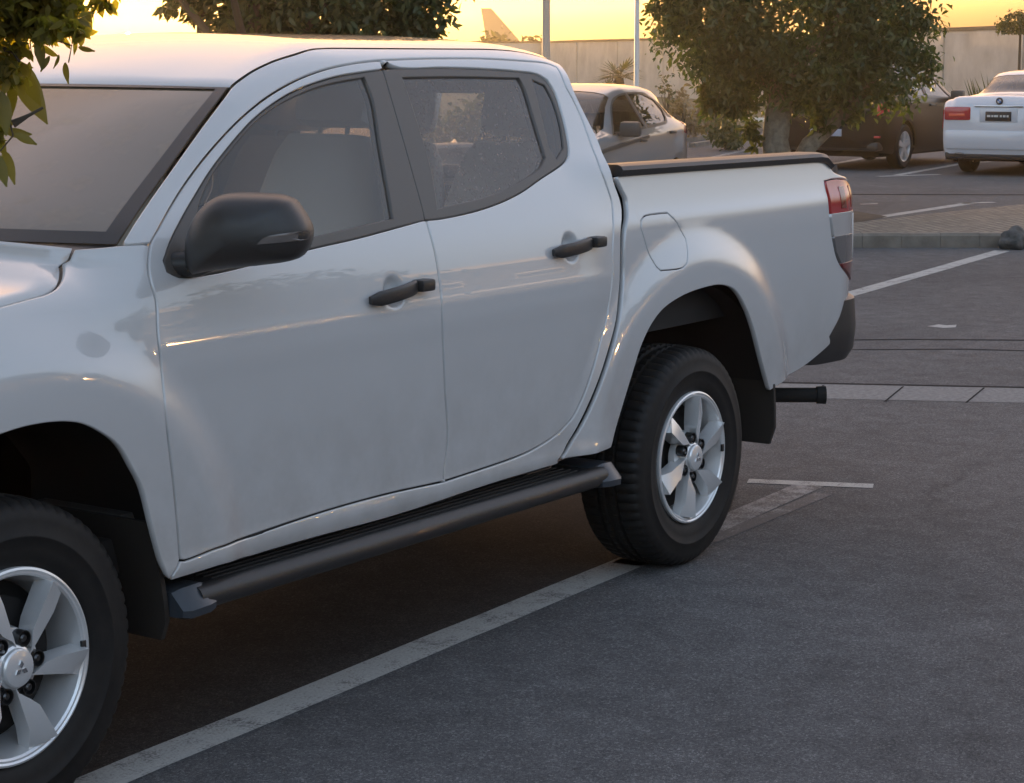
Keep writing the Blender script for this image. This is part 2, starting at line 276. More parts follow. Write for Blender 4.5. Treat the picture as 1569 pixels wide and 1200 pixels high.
OUT = {
    'APG': [(0.5028,1.2639),(0.549,1.2975),(0.596,1.3317),(0.6446,1.3657),(0.6849,1.3924),(0.726,1.4186),(0.7679,1.4443),(0.815,1.4716),(0.8638,1.4983),(0.9149,1.5241),(0.9851,1.5567),(1.0602,1.5878),(1.1322,1.6129),(1.2083,1.6351),(1.2794,1.6521),(1.3526,1.6662),(1.4256,1.677),(1.5007,1.6861),(1.6097,1.6952)],
    'BEDB': [(2.1931,0.4868),(2.4499,0.4855),(2.4659,0.508),(2.5155,0.5921),(2.5706,0.6935),(2.6393,0.8111),(2.7306,0.8857),(2.8611,0.9242),(3.0152,0.9403),(3.1403,0.938),(3.2344,0.9096),(3.3162,0.8412),(3.3841,0.757),(3.4424,0.6675),(3.499,0.5883),(3.5494,0.5229),(3.621,0.5374),(3.8402,0.5623),(4.0164,0.6078),(4.1172,0.6462),(4.1997,0.6868),(4.3456,0.7188),(4.288,0.7722)],
    'BEDL': [(2.5784,1.3176),(2.6163,1.2589),(2.611,1.2205),(2.5742,1.16),(2.5623,1.0853),(2.5584,1.0242),(2.5445,0.9846),(2.5213,0.9338),(2.4959,0.8837),(2.4692,0.8395),(2.4414,0.7961),(2.4132,0.7522),(2.3843,0.7092),(2.349,0.659),(2.3133,0.6101),(2.2729,0.5597),(2.2237,0.5124),(2.1931,0.4868)],
    'BEDT': [(2.5816,1.3297),(2.9815,1.3309),(3.5483,1.3296),(4.0134,1.3236),(4.0716,1.2996),(4.0987,1.2643)],
    'BOTF': [(0.4923,0.5204),(0.5071,0.516),(0.5652,0.5194),(0.624,0.5239),(0.6988,0.5234),(0.774,0.5189),(0.8281,0.5212),(0.8824,0.5236),(0.9377,0.5258),(0.994,0.5277),(1.0513,0.5293),(1.1178,0.5305),(1.1858,0.531),(1.2554,0.531),(1.3265,0.5303),(1.391,0.529),(1.4569,0.5268),(1.5241,0.5244),(1.5924,0.5221)],
    'BOTR': [(1.5924,0.5221),(1.6789,0.5245),(1.7673,0.5272),(1.8582,0.5303),(1.9507,0.5346),(2.0368,0.5427),(2.142,0.5625)],
    'BP': [(1.6097,1.6952),(1.6052,1.6664),(1.6015,1.6305),(1.5968,1.586),(1.5922,1.5416),(1.5874,1.4973),(1.5822,1.4531),(1.5773,1.4137),(1.5721,1.3744),(1.5665,1.3352),(1.5618,1.296),(1.559,1.2567),(1.5593,1.2146),(1.5619,1.1719),(1.5631,1.117),(1.5619,1.0617),(1.5586,1.0121),(1.5627,0.961),(1.5717,0.9089),(1.5791,0.8611),(1.5863,0.8131),(1.5935,0.7649),(1.604,0.7107),(1.6113,0.6567),(1.6078,0.6107),(1.6009,0.5652),(1.5924,0.5221)],
    'CABR': [(2.53,1.7),(2.5236,1.6739),(2.5313,1.6045),(2.5424,1.5378),(2.5609,1.4649),(2.5676,1.4226),(2.5565,1.3808),(2.559,1.3145),(2.5776,1.261),(2.5799,1.2224),(2.5482,1.1618),(2.5364,1.0874),(2.5307,1.0267),(2.5252,0.9863),(2.5073,0.935),(2.4838,0.8848),(2.4561,0.8407),(2.427,0.7975),(2.399,0.7537),(2.3707,0.7106),(2.3361,0.6604),(2.3012,0.6114),(2.2629,0.5619),(2.2143,0.5158),(2.1779,0.4892)],
    'CREASE': [(2.6553,1.2568),(2.9882,1.2625),(3.4432,1.2665),(4.0022,1.2686)],
    'DITCH': [(0.4276,1.2755),(0.4681,1.313),(0.5131,1.343),(0.5598,1.3725),(0.6071,1.4016),(0.6548,1.431),(0.7027,1.4611),(0.746,1.4893),(0.7897,1.5181),(0.834,1.547),(0.8911,1.5829),(0.9497,1.619),(0.9939,1.6472),(1.0254,1.6606),(1.0935,1.686),(1.1874,1.7103),(1.2802,1.7268)],
    'FEND': [(0.5028,1.2639),(0.47,1.2156),(0.4627,1.1805),(0.468,1.1381),(0.4586,1.0759),(0.4554,0.9704),(0.4527,0.8112),(0.4728,0.7019),(0.4847,0.6133),(0.4923,0.5204),(0.4525,0.4724),(0.4259,0.5378),(0.4026,0.608),(0.3682,0.7096),(0.3347,0.7642),(0.2904,0.8243),(0.2327,0.8645),(0.1766,0.8912),(0.1087,0.9053),(0.0175,0.9082),(-0.0577,0.9005)],
    'FUEL': [(2.6753,1.1821),(2.7011,1.1949),(2.772,1.1979),(2.8458,1.1966),(2.8968,1.1599),(2.9322,1.1111),(2.9235,1.076),(2.8999,1.0358),(2.8688,1.0214),(2.7479,1.0222),(2.7332,1.0336),(2.6946,1.1106),(2.6701,1.1599)],
    'GAPF': [(0.5028,1.2639),(0.47,1.2156),(0.4627,1.1805),(0.468,1.1381),(0.4586,1.0759),(0.4555,1.0411),(0.4567,1.0055),(0.4554,0.9704),(0.451,0.9315),(0.4457,0.8928),(0.4461,0.8528),(0.4527,0.8112),(0.4593,0.775),(0.4662,0.7385),(0.4728,0.7019),(0.4792,0.6576),(0.4847,0.6133),(0.4901,0.5664),(0.4923,0.5204)],
    'GLF': [(1.4215,1.2685),(1.2735,1.2589),(1.0635,1.2427),(0.8648,1.2275),(0.6955,1.2165),(0.6299,1.2214),(0.6882,1.3186),(0.783,1.4039),(0.8878,1.4696),(0.9886,1.5248),(1.0883,1.5653),(1.1856,1.5936),(1.2795,1.6144),(1.375,1.6289),(1.5093,1.6418),(1.5137,1.5854),(1.4737,1.4593)],
    'GLQ': [(2.3272,1.6283),(2.3811,1.612),(2.3968,1.5703),(2.3891,1.4933),(2.3606,1.4233),(2.3038,1.3921),(2.284,1.4279),(2.3091,1.5364)],
    'GLR': [(1.682,1.6406),(1.9346,1.6407),(2.257,1.6347),(2.2681,1.6034),(2.2653,1.5722),(2.253,1.4676),(2.2469,1.4011),(2.2008,1.3711),(2.0743,1.3366),(1.9592,1.3141),(1.8527,1.3002),(1.7331,1.2912),(1.6316,1.2834),(1.6641,1.3931),(1.6778,1.538)],
    'HOODG': [(0.5035,1.2655),(0.4606,1.2718),(0.4267,1.2736),(0.3828,1.2691),(0.3397,1.266),(0.3233,1.2381),(0.2273,1.1914),(0.1798,1.1789),(0.1302,1.1735),(0.0854,1.1687),(0.0417,1.164)],
    'LAMP': [(4.0125,1.2443),(4.0978,1.2463),(4.1847,1.2385),(4.2452,1.223),(4.2786,1.1497),(4.2934,1.0273),(4.291,0.9277),(4.2654,0.8575),(4.1274,0.9201),(4.0656,0.9812),(4.0172,1.1103)],
    'RDG': [(2.4963,1.6754),(2.4907,1.6109),(2.5054,1.5666),(2.5149,1.5143),(2.516,1.4661),(2.5145,1.4062),(2.5017,1.355),(2.5141,1.3005),(2.525,1.2457),(2.5068,1.1907),(2.4925,1.1444),(2.4825,1.0977),(2.4736,1.0318),(2.4637,0.9881),(2.442,0.9129),(2.4032,0.846),(2.3794,0.802),(2.3556,0.7583),(2.3301,0.7144),(2.3037,0.6714),(2.2597,0.6141),(2.2093,0.5848),(2.142,0.5625)],
    'SILLB': [(2.1834,0.4759),(2.0918,0.4752),(2.0021,0.4747),(1.9147,0.4739),(1.8298,0.4725),(1.7516,0.4705),(1.6757,0.4679),(1.6013,0.4652),(1.5283,0.4627),(1.4563,0.4607),(1.385,0.4596),(1.3195,0.4594),(1.2548,0.4599),(1.1909,0.4608),(1.128,0.4619),(1.0664,0.4628),(1.006,0.4636),(0.947,0.4638),(0.893,0.4636),(0.8399,0.4632),(0.7876,0.4627),(0.7105,0.4704),(0.6428,0.4755),(0.5939,0.4747),(0.5457,0.474),(0.4983,0.4733),(0.4525,0.4724)],
    'TOPG': [(1.6097,1.6952),(1.6789,1.6975),(1.7496,1.6998),(1.821,1.7014),(1.8925,1.7021),(1.9651,1.7025),(2.0384,1.7024),(2.1125,1.7014),(2.2117,1.698),(2.3137,1.6937),(2.4565,1.6894),(2.4963,1.6754)],
    'WINF': [(1.5581,1.255),(1.4266,1.2441),(1.2422,1.2273),(1.051,1.2141),(0.8517,1.1952),(0.6592,1.1823),(0.559,1.1845),(0.526,1.2007),(0.5256,1.2232),(0.5687,1.2637),(0.6395,1.3168),(0.7175,1.371),(0.7923,1.4224),(0.8949,1.4838),(0.9949,1.5368),(1.0944,1.5767),(1.193,1.607),(1.2867,1.6271),(1.3829,1.6427),(1.4784,1.653),(1.6038,1.6643)],
    'WINR': [(1.6038,1.6643),(1.6838,1.6682),(1.8879,1.6682),(2.0801,1.6633),(2.2792,1.6528),(2.3591,1.6442),(2.4012,1.6257),(2.4196,1.5878),(2.4166,1.5343),(2.4044,1.4752),(2.3806,1.4148),(2.3526,1.3903),(2.3088,1.3725),(2.18,1.3394),(2.0549,1.3055),(1.9412,1.2835),(1.8353,1.2691),(1.7353,1.2604),(1.6212,1.2547),(1.5581,1.255)],
}
XD = 0.9939; XH = (0.3397, 1.2660)

# ------------------------------------------------------------------ curved panels cut to an outline
def curve(pts, step=.02, closed=True, corner=32):
    n = len(pts); P = [Vector(p) for p in pts]; out = []
    def tang(i):
        if not closed and i in (0, n-1): return (P[1]-P[0]) if i == 0 else (P[-1]-P[-2])
        return P[(i+1) % n]-P[i-1]
    def sharp(i):
        if not closed and i in (0, n-1): return True
        a = P[i]-P[i-1]; b = P[(i+1) % n]-P[i]
        return a.length > 1e-6 and b.length > 1e-6 and a.angle(b) > rad(corner)
    for i in range(n if closed else n-1):
        a, b = P[i], P[(i+1) % n]; j = (i+1) % n; d = (b-a).length
        ta = (b-a) if sharp(i) else tang(i).normalized()*d
        tb = (b-a) if sharp(j) else tang(j).normalized()*d
        k = max(1, int(round(d/step)))
        for q in range(k):
            t = q/k; t2 = t*t; t3 = t2*t
            out.append((2*t3-3*t2+1)*a+(t3-2*t2+t)*ta+(3*t2-2*t3)*b+(t3-t2)*tb)
    if not closed: out.append(P[-1])
    return [(p.x, p.y) for p in out]
def area(p): return sum(p[i-1][0]*p[i][1]-p[i][0]*p[i-1][1] for i in range(len(p)))/2
def inset(p, d):
    """moves a counter-clockwise outline inwards by d"""
    n = len(p); out = []
    for i in range(n):
        a = Vector(p[i])-Vector(p[i-1]); b = Vector(p[(i+1) % n])-Vector(p[i])
        if a.length < 1e-9: a = b
        if b.length < 1e-9: b = a
        na = Vector((-a.y, a.x)).normalized(); nb = Vector((-b.y, b.x)).normalized(); m = na+nb
        m = m/max(.35, m.length_squared/2) if m.length > 1e-6 else na
        out.append((p[i][0]+m.x*d, p[i][1]+m.y*d))
    return out
def inside(p, poly):
    x, y = p; r = False; j = len(poly)-1
    for i in range(len(poly)):
        xi, yi = poly[i]; xj, yj = poly[j]
        if (yi > y) != (yj > y) and x < (xj-xi)*(y-yi)/(yj-yi)+xi: r = not r
        j = i
    return r
WID = 1.80
def panel(name, outline, m, parent=None, holes=(), off=0.0, gap=.0028, depth=.018, lip=.0035, drop=.0022, grid=.03, extra=(), far=False, smoothline=True, fn=None, step=.018):
    fn = fn or FN
    o = curve(outline, step) if smoothline else list(outline)
    if area(o) < 0: o = o[::-1]
    o = inset(o, gap+lip)
    hs = []
    for h in holes:
        q = curve(h, step) if smoothline else list(h)
        if area(q) < 0: q = q[::-1]
        hs.append(inset(q, -(gap+lip)))
    V = []; E = []
    for lp in [o]+hs:
        n0 = len(V); V += lp; E += [(n0+i, n0+(i+1) % len(lp)) for i in range(len(lp))]
    bnd = np.array(V)
    x0, y0 = bnd.min(0); x1, y1 = bnd.max(0)
    for cand in [(x0+grid*(i+.5*(j % 2)), y0+grid*.87*j) for j in range(1, int((y1-y0)/grid/.87)+1) for i in range(int((x1-x0)/grid)+2)]+list(extra):
        if inside(cand, o) and not any(inside(cand, h) for h in hs) and ((bnd-np.array(cand))**2).sum(1).min() > (grid*.35)**2: V.append(cand)
    r = delaunay_2d_cdt([Vector(v) for v in V], E, [], 0, 1e-7)
    v2 = [(v.x, v.y) for v in r[0]]; tri = []
    for t in r[2]:
        c = (sum(v2[i][0] for i in t)/3, sum(v2[i][1] for i in t)/3)
        if inside(c, o) and not any(inside(c, h) for h in hs):
            a = [v2[i] for i in t]
            tri.append(tuple(t) if area(a) > 0 else tuple(t[::-1]))
    used = sorted({i for t in tri for i in t}); mp = {k: i for i, k in enumerate(used)}; v2 = [v2[k] for k in used]; tri = [tuple(mp[i] for i in t) for t in tri]
    P = []; N = []
    for q in v2:
        p, n = fn(q[0], q[1], off); P.append(p); N.append(n)
    es = {}
    for t in tri:
        for i in range(3): es[(t[i], t[(i+1) % 3])] = 1
    be = [e for e in es if (e[1], e[0]) not in es]; od = {}
    for a, b in be:
        d = Vector(v2[b])-Vector(v2[a]); nn = Vector((d.y, -d.x)).normalized()
        for k in (a, b): od[k] = od.get(k, Vector((0, 0)))+nn
    F3 = list(tri); L1 = {}; L2 = {}
    for k, d in od.items():
        d = d.normalized() if d.length > 1e-6 else Vector((1, 0))
        q = (v2[k][0]+d.x*lip, v2[k][1]+d.y*lip); p1, n1 = fn(q[0], q[1], off-drop); p2, _ = fn(q[0], q[1], off-depth)
        out = (Vector(p1)-Vector(P[k])).normalized(); nn = (Vector(n1)*.75+out*.65).normalized()
        L1[k] = len(P); P.append(p1); N.append(tuple(nn)); L2[k] = len(P); P.append(p2); N.append(tuple((out*.9+Vector(n1)*.3).normalized()))
    for a, b in be:
        F3.append((b, a, L1[a], L1[b])); F3.append((L1[b], L1[a], L2[a], L2[b]))
    if far:
        P = [(p[0], WID-p[1], p[2]) for p in P]; N = [(n[0], -n[1], n[2]) for n in N]; F3 = [f[::-1] for f in F3]
    return mesh(name, P, F3, m, parent, True, normals=N)
def grid_surf(name, rows, m, parent=None, thick=0.0):
    nv = len(rows[0]); vs = [p for r in rows for p in r]; fs = []
    for i in range(len(rows)-1):
        for j in range(nv-1): fs.append((i*nv+j, i*nv+j+1, (i+1)*nv+j+1, (i+1)*nv+j))
    o = mesh(name, vs, fs, m, parent)
    if thick:
        md = o.modifiers.new('thickness', 'SOLIDIFY'); md.thickness = thick; md.offset = -1
    return o
def resample(pts, n):
    P = [Vector(p) for p in pts]; L = [0]
    for a, b in zip(P, P[1:]): L.append(L[-1]+(b-a).length)
    out = []
    for k in range(n):
        t = L[-1]*k/(n-1); i = 0
        while i < len(L)-2 and t > L[i+1]: i += 1
        out.append(P[i].lerp(P[i+1], (t-L[i])/max(1e-9, L[i+1]-L[i])))
    return out

# ------------------------------------------------------------------ the white pickup truck
TR = tag(empty('pickup_truck'), 'large white crew cab pickup truck with black mirror, filling the foreground', 'pickup truck')
O = OUT
ARCR = [p for p in O['BEDB'] if p[0] < 3.56]
def front_arch():
    a = O['FEND'][10:]
    return a
fend = O['GAPF']+O['FEND'][10:]+[(-.16, .885), (-.27, .83), (-.35, .75), (-.42, .64), (-.46, .52), (-.60, .52), (-.64, .70), (-.63, .95), (-.56, 1.08), (-.3, 1.125), (-.1, 1.150)]+O['HOODG'][::-1][:-1]
sb = lambda x: sbreak(x)+.100

ditch = [p for p in O['DITCH']]; fi = 9
roofline = [(x, sb(x)) for x in (1.36, 1.45, 1.6, 1.75, 1.9, 2.05, 2.2, 2.32, 2.42, 2.50)]
cabr = [p for p in O['CABR'][1:]]
ring = ditch+roofline+[(2.548, sb(2.548)-.006)]+cabr[1:]+O['SILLB']+[O['GAPF'][-1]]+O['BOTF'][1:]+O['BOTR'][1:]+O['RDG'][::-1][1:]+O['TOPG'][::-1][1:]+O['APG'][::-1][1:]
fdoor = O['BOTF']+O['BP'][::-1][1:-3][:0]+[p for p in O['BP'][::-1][1:] if p[1] < 1.262]+O['WINF'][1:]+O['APG'][::-1]+O['GAPF'][1:-1]
rdoor = O['BOTR']+O['RDG'][::-1][1:]+O['TOPG'][::-1][1:]+O['WINR'][1:]+[p for p in O['BP'] if p[1] < 1.25]
lamp = O['LAMP'][:4]+[(4.32, 1.21), (4.372, 1.19), (4.372, .86), (4.30, .853)]+O['LAMP'][7:]
bedside = O['BEDL']+O['BEDB'][1:-2]+[(4.29, .735), (4.375, .77), (4.375, .852)]+[(4.30, .850)]+O['LAMP'][7:]+[O['LAMP'][0], (4.10, 1.2485), (4.20, 1.2420), (4.26, 1.226), (4.32, 1.213), (4.372, 1.193), (4.372, 1.235), (4.25, 1.25), (4.16, 1.262), (4.10, 1.278)]+O['BEDT'][::-1][1:]
cupx = [[(cx+r*math.cos(a*math.pi/9), cz+r*math.sin(a*math.pi/9)) for r in (.012, .022, .032, .042, .052, .060) for a in range(18)] for cx, cz in CUPS]
glass_f = O['GLF']; glass_r = O['GLR']
def handle(x0, x1, z0, z1, parent, far):
    p = []; 
    for k in range(15):
        t = k/14; x = x0+(x1-x0-.055)*t; z = z0+(z1-z0)*t; lift = .010+.018*math.sin(math.pi*min(1, max(0, t)))**.6
        q = Vector(F(x, z)); p.append(Vector((q.x, prof_cab(z)-lift, z)))
    def sec(t):
        h = .0195*(.55+.45*min(1, 8*t, 8*(1-t)+.5)); d = .009
        return [(math.copysign(abs(math.cos(a))**.6, math.cos(a))*d, math.copysign(abs(math.sin(a))**.6, math.sin(a))*h) for a in [2*math.pi*k/14 for k in range(14)]]
    b = MB().sweep(p, sec)
    zz = z0+(z1-z0)*.9; yb = prof_cab(zz)
    b.box((x1-.058, yb-.040, zz-.013), (x1, yb+.004, zz+.020), .009)
    if far: b.v = [(v[0], WID-v[1], v[2]) for v in b.v]
    b.build('door_handle', M['black_plastic'], parent)
    kx = x1-.030; kb = MB().lathe([(0, 0), (.006, 0), (.0075, .002), (.0075, .008)], 16, 'y', (kx, yb-.0425, zz+.004))
    if far: kb.v = [(v[0], WID-v[1], v[2]) for v in kb.v]
    return kb
for far in (False, True):
    panel('fender', fend, M['paint'], TR, far=far)
    panel('cab_side', ring, M['paint'], TR, far=far, grid=.028)
    fd = panel('front_door', fdoor, M['paint'], TR, far=far, extra=cupx[0])
    rd = panel('rear_door', rdoor, M['paint'], TR, far=far, extra=cupx[1])
    handle(1.238, 1.493, 1.066, 1.086, fd, far); handle(2.125, 2.386, 1.124, 1.139, rd, far)
    wf = O['WINF']; panel('window_frame', wf, M['trim'], fd, holes=[glass_f], off=-.004, gap=0, lip=.004, drop=.002, depth=.03, far=far)
    panel('window_frame', O['WINR'], M['trim'], rd, holes=[glass_r, O['GLQ']], off=-.004, gap=0, lip=.004, drop=.002, depth=.03, far=far)
    panel('window_glass', glass_f, M['glass_fr'], fd, off=-.012, gap=-.010, lip=.001, depth=.002, far=far)
    panel('window_glass', glass_r, M['glass_rr'], rd, off=-.012, gap=-.010, lip=.001, depth=.002, far=far)
    panel('quarter_glass', O['GLQ'], M['glass_q'], rd, off=-.009, gap=-.008, lip=.001, depth=.002, far=far)
    # black rubber strip along the foot of the windows
    bs = panel('bed_side', bedside, M['paint'], TR, holes=[O['FUEL']] if not far else [], far=far)
    if not far: panel('fuel_flap', O['FUEL'], M['paint'], TR, gap=.0006, lip=.002, drop=.0015)
    # tail lamp: red upper lens, clear and smoked middle, dark red foot
    tl = tag(empty('tail_light'), None); tl.parent = TR
    def cut(lo, hi, poly=lamp):
        out = []; n = len(poly)
        for i in range(n):
            a, b = poly[i], poly[(i+1) % n]
            if lo <= a[1] <= hi: out.append(a)
            for L in sorted((lo, hi), key=lambda L: abs(L-a[1])):
                if (a[1]-L)*(b[1]-L) < 0: t = (L-a[1])/(b[1]-a[1]); out.append((a[0]+t*(b[0]-a[0]), L))
        return out
    def dn(p):
        q = []
        for a, b in zip(p, p[1:]+p[:1]):
            k = max(1, int(math.hypot(b[0]-a[0], b[1]-a[1])/.012)); q += [(a[0]+(b[0]-a[0])*j/k, a[1]+(b[1]-a[1])*j/k) for j in range(k)]
        return q
    for nm, lo, hi, mm in (('red_lens', 1.125, 1.3, 'lens_red'), ('clear_lens', 1.04, 1.125, 'lens_clear'), ('smoked_lens', .935, 1.04, 'lens_smoke'), ('reflector_lens', .8, .935, 'lens_deep')):
        panel(nm, dn(cut(lo, hi)), M[mm], tl, off=.006, gap=.0, lip=.0012, drop=.0006, depth=.03, far=far, smoothline=False, grid=.02)
    for xa, xb in ((4.10, 4.145), (4.20, 4.225)):
        panel('lamp_stripe', [(xa, 1.14), (xb, 1.14), (xb, 1.22), (xa, 1.22)], M['lens_deep'], tl, off=.0085, gap=0, lip=.001, drop=.001, depth=.003, far=far, smoothline=False, grid=.02)
    panel('reversing_lens', [(4.235, 1.115), (4.275, 1.115), (4.285, .955), (4.25, .945)], M['lens_white'], tl, off=.0085, gap=0, lip=.001, drop=.001, depth=.003, far=far, smoothline=False, grid=.02)
    # dark shell behind the panels, so the gaps between them read dark
    shell = [(.50, .52), (2.15, .52), (2.40, .60), (2.46, .75), (2.55, .88), (2.70, .97), (3.0, 1.0), (3.25, .97), (3.42, .85), (3.52, .70), (3.58, .60), (4.0, .64), (4.28, .78), (4.28, 1.30), (2.60, 1.30), (2.56, 1.19), (1.0, 1.17), (.5, 1.16), (.5, .9)]
    panel('inner_panel', shell, M['dark'], TR, off=-.030, gap=0, lip=.001, depth=.003, far=far, smoothline=False, grid=.06)
    # wheel wells
    for xc, r0 in ((0.0, .60), (3.0, .60)):
        vs = []; fs = []
        for k in range(25):
            a = rad((3 if xc < 1 else 10)+160*k/24)
            for yy in (.045, .30, .50): vs.append((xc+r0*math.cos(a), yy if not far else WID-yy, .36+r0*.985*math.sin(a)))
        for k in range(24):
            for j in range(2): fs.append((k*3+j, k*3+j+1, (k+1)*3+j+1, (k+1)*3+j))
        n0 = len(vs); vs.append((xc, .5 if not far else WID-.5, .5)); fs += [(k*3+2, n0, (k+1)*3+2) for k in range(24)]
        mesh('wheel_well', vs, fs, M['chassis'], TR)

# roof, windshield, cowl, hood
DK = min(range(len(O['DITCH'])), key=lambda i: abs(O['DITCH'][i][0]-XD)); HK = min(range(len(O['HOODG'])), key=lambda i: math.hypot(O['HOODG'][i][0]-XH[0], O['HOODG'][i][1]-XH[1]))
def roof_pt(x, v):
    """v 0 at the near ditch, 1 in the middle, 2 at the far ditch"""
    q = v if v <= 1 else 2-v; b = sbreak(x); y0 = F(x, sb(x))[1]
    s = sb(x)+(.985-y0)*q; p = F(x, s); yy = y0+(.9-y0)*q
    return (x, yy if v <= 1 else WID-yy, p[2]+.002)
xe = O['DITCH'][DK][0]
rows = []
for i in range(43):
    t = i/42; r = []
    for j in range(41):
        v = j/20; q = 1-abs(v-1); xf = xe-.085*(1-(1-q)**2); x = xf+(2.575-xf)*t; xx = max(x, xe); p = Vector(roof_pt(x, v))
        if x < xe+.30:      # down to the head of the windshield
            pass
        if t > .965: p.z -= (t-.965)*.9
        r.append(p)
    rows.append(r)
def side_edge(x):           # the line along which roof meets cab side
    D = ditch+roofline
    for a, b in zip(D, D[1:]):
        if a[0] <= x <= b[0]: u = (x-a[0])/(b[0]-a[0]); return F(x, a[1]+u*(b[1]-a[1]))
    return F(x, sb(x))
for r in rows:              # pull the outermost columns onto that line
    for j in range(41):
        q = 1-abs(j/20-1)
        if q < .35:
            e = Vector(side_edge(r[j].x)); e0 = Vector(roof_pt(r[j].x, 0)); wgt = (1-q/.35)**2
            r[j].z += (e.z-e0.z+.001)*wgt; r[j].y += (e.y-e0.y+.003)*wgt*(1 if j <= 20 else -1)
ztop = F(*O['DITCH'][DK])[2]
for j in range(41):         # front edge lies on the head of the windshield
    v = j/20-1; dz = ztop+.002+.004*(1-v*v)-rows[0][j].z
    for i in range(12):
        rows[i][j].z += dz*(1-i/12)**2
rows.insert(0, [p+Vector((-.006, 0, -.007)) for p in rows[0]]); roof = grid_surf('roof', rows, M['paint'], TR)
ap = [Vector(F(*p)) for p in curve(O['DITCH'][:DK+1], .03, False)]
ap = resample([p+Vector((-.004, .012, .0)) for p in ap], 15)
rows = []
for i, p in enumerate(ap):
    t = i/14; bul = .27*(1-t)+.085*t; r = []
    for j in range(25):
        v = j/12-1; y = .9+(.9-p.y)*v; r.append(Vector((p.x-bul*(1-v*v), y, p.z+(.012*(1-t)+.004*t)*(1-v*v))))
    rows.append(r)
ws_rows = rows
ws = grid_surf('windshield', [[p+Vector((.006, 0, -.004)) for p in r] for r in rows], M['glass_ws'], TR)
def band(idx_rows, name, par, m='trim', th=.004):      # black band printed round the edge of the glass
    pass
nj = 25; vs = [p+Vector((-.001, 0, .001)) for r in rows for p in r]
def wq(i, j): return i*nj+j
bv = []; bf = []
def strip(a, b):
    n = len(bv); bv.extend(a+b); k = len(a); bf.extend([(n+i, n+i+1, n+k+i+1, n+k+i) for i in range(k-1)])
o_ = Vector((.003, 0, -.001))
for sgn in (0, 1):
    a = [r[0 if not sgn else -1]+o_ for r in rows]; b = [r[0 if not sgn else -1].lerp(r[1 if not sgn else -2], .55)+o_ for r in rows]; strip(a, b)
strip([p+o_ for p in rows[0]], [p.lerp(q, .9)+o_ for p, q in zip(rows[0], rows[1])])
strip([p+o_ for p in rows[-1]], [p.lerp(q, .35)+o_ for p, q in zip(rows[-1], rows[-2])])
mesh('windshield_seal', bv, bf, M['black_plastic'], ws)
# hood from edge to edge
hx0 = [p for p in O['HOODG']][HK][0]
he = [Vector(F(*p)) for p in curve([p for p in O['HOODG'] if p[0] <= hx0+1e-6]+[(-.1, 1.152), (-.3, 1.127), (-.52, 1.088)], .03, False)]
he = resample(he, 70); rows = []
for i, p in enumerate(he):
    t = i/69; r = []
    for j in range(33):
        v = j/16-1; y = .9+(.9-p.y-.004)*v; r.append(Vector((p.x-.29*(1-v*v)*(1-t)-.12*(1-v*v)*t, y, p.z+.0+.038*(1-abs(v)**3)*(1-.3*t)-.012*max(0, 1-abs(abs(v)-.72)/.08)*.3)))
    rows.append(r)
grid_surf('hood', rows, M['paint'], TR, .012)
hrow = rows[0]; wrow = ws_rows[0]
wr = resample(wrow, 33)
grid_surf('cowl', [[p+Vector((-.006, 0, -.012)) for p in hrow], [p.lerp(q, .5)+Vector((0, 0, -.014)) for p, q in zip(hrow, wr)], [q+Vector((.01, 0, -.004)) for q in wr]], M['black_plastic'], TR)
for yy, ln in ((.55, .52), (1.18, .48)):                 # wipers at rest on the glass
    b = MB(); x0 = .19; z0 = 1.262
    b.tube([(x0-.02, yy, z0), (x0+.0, yy+.15, z0+.028), (x0+.012, yy+.30, z0+.036)], [.009, .007, .005], 8)
    b.tube([(x0+.045, yy+.02, z0+.022), (x0+.005, yy+.30, z0+.030), (x0+.03, yy+.02+ln, z0+.04)], .006, 6); b.build('wiper', M['black_plastic'], TR)
# front of the truck (mostly beyond the left edge of the frame)
fr = MB(); pth = [(-.50+.0, .07, .72), (-.62, .10, .72), (-.74, .22, .72), (-.80, .45, .72), (-.82, .9, .72), (-.80, 1.35, .72), (-.74, 1.58, .72), (-.62, 1.70, .72), (-.50, 1.73, .72)]
fr.sweep(pth, [(-.03, -.26), (.05, -.24), (.07, -.05), (.05, .06), (-.03, .08)]); fr.build('front_bumper', M['paint'], TR)
fg = MB(); fg.box((-.80, .42, .82), (-.72, 1.38, 1.08), .02)
for k in range(4): fg.box((-.825, .44, .835+.06*k), (-.79, 1.36, .86+.06*k), .006)
fg.build('grille', M['black_plastic'], TR)
for s in (0, 1):
    y0, y1 = (.10, .42) if not s else (1.38, 1.70); b = MB().box((-.77, y0, .88), (-.60, y1, 1.07), .04); h = b.build('headlight', M['lens_clear'], TR)

# black rails round the cargo bed, bed box, tailgate
def rail(far):
    pts = []
    for k in range(30):
        t = k/29; x = 2.585+(4.085-2.585)*t; y = F(min(x, 4.1), 1.335)[1]; z = 1.340-.030*sst(.955, 1.0, t)-.012*t
        pts.append((x, y+.040 if not far else WID-y-.040, z))
    def sec(t):
        e = 1-.55*sst(.955, 1, t); return [(-.055, -.012), (.055, -.012), (.060, .006*e), (.052, .018*e), (.038, .023*e), (-.04, .023*e), (-.055, .016*e)]
    b = MB().sweep(pts, sec if not far else sec); b.build('bed_rail', M['black_plastic'], TR)
rail(False); rail(True)
bb = MB(); bb.box((2.62, .13, .80), (4.30, 1.67, .83)); bb.box((2.62, .125, .83), (4.08, .140, 1.335)); bb.box((2.62, 1.66, .83), (4.08, 1.675, 1.335)); bb.box((4.08, .135, .83), (4.30, .150, 1.23)); bb.box((4.08, 1.65, .83), (4.30, 1.665, 1.23)); bb.box((2.60, .115, .83), (2.64, 1.685, 1.345), .008)
for k in range(9): bb.box((2.66, .24+.15*k, .83), (4.29, .30+.15*k, .838))
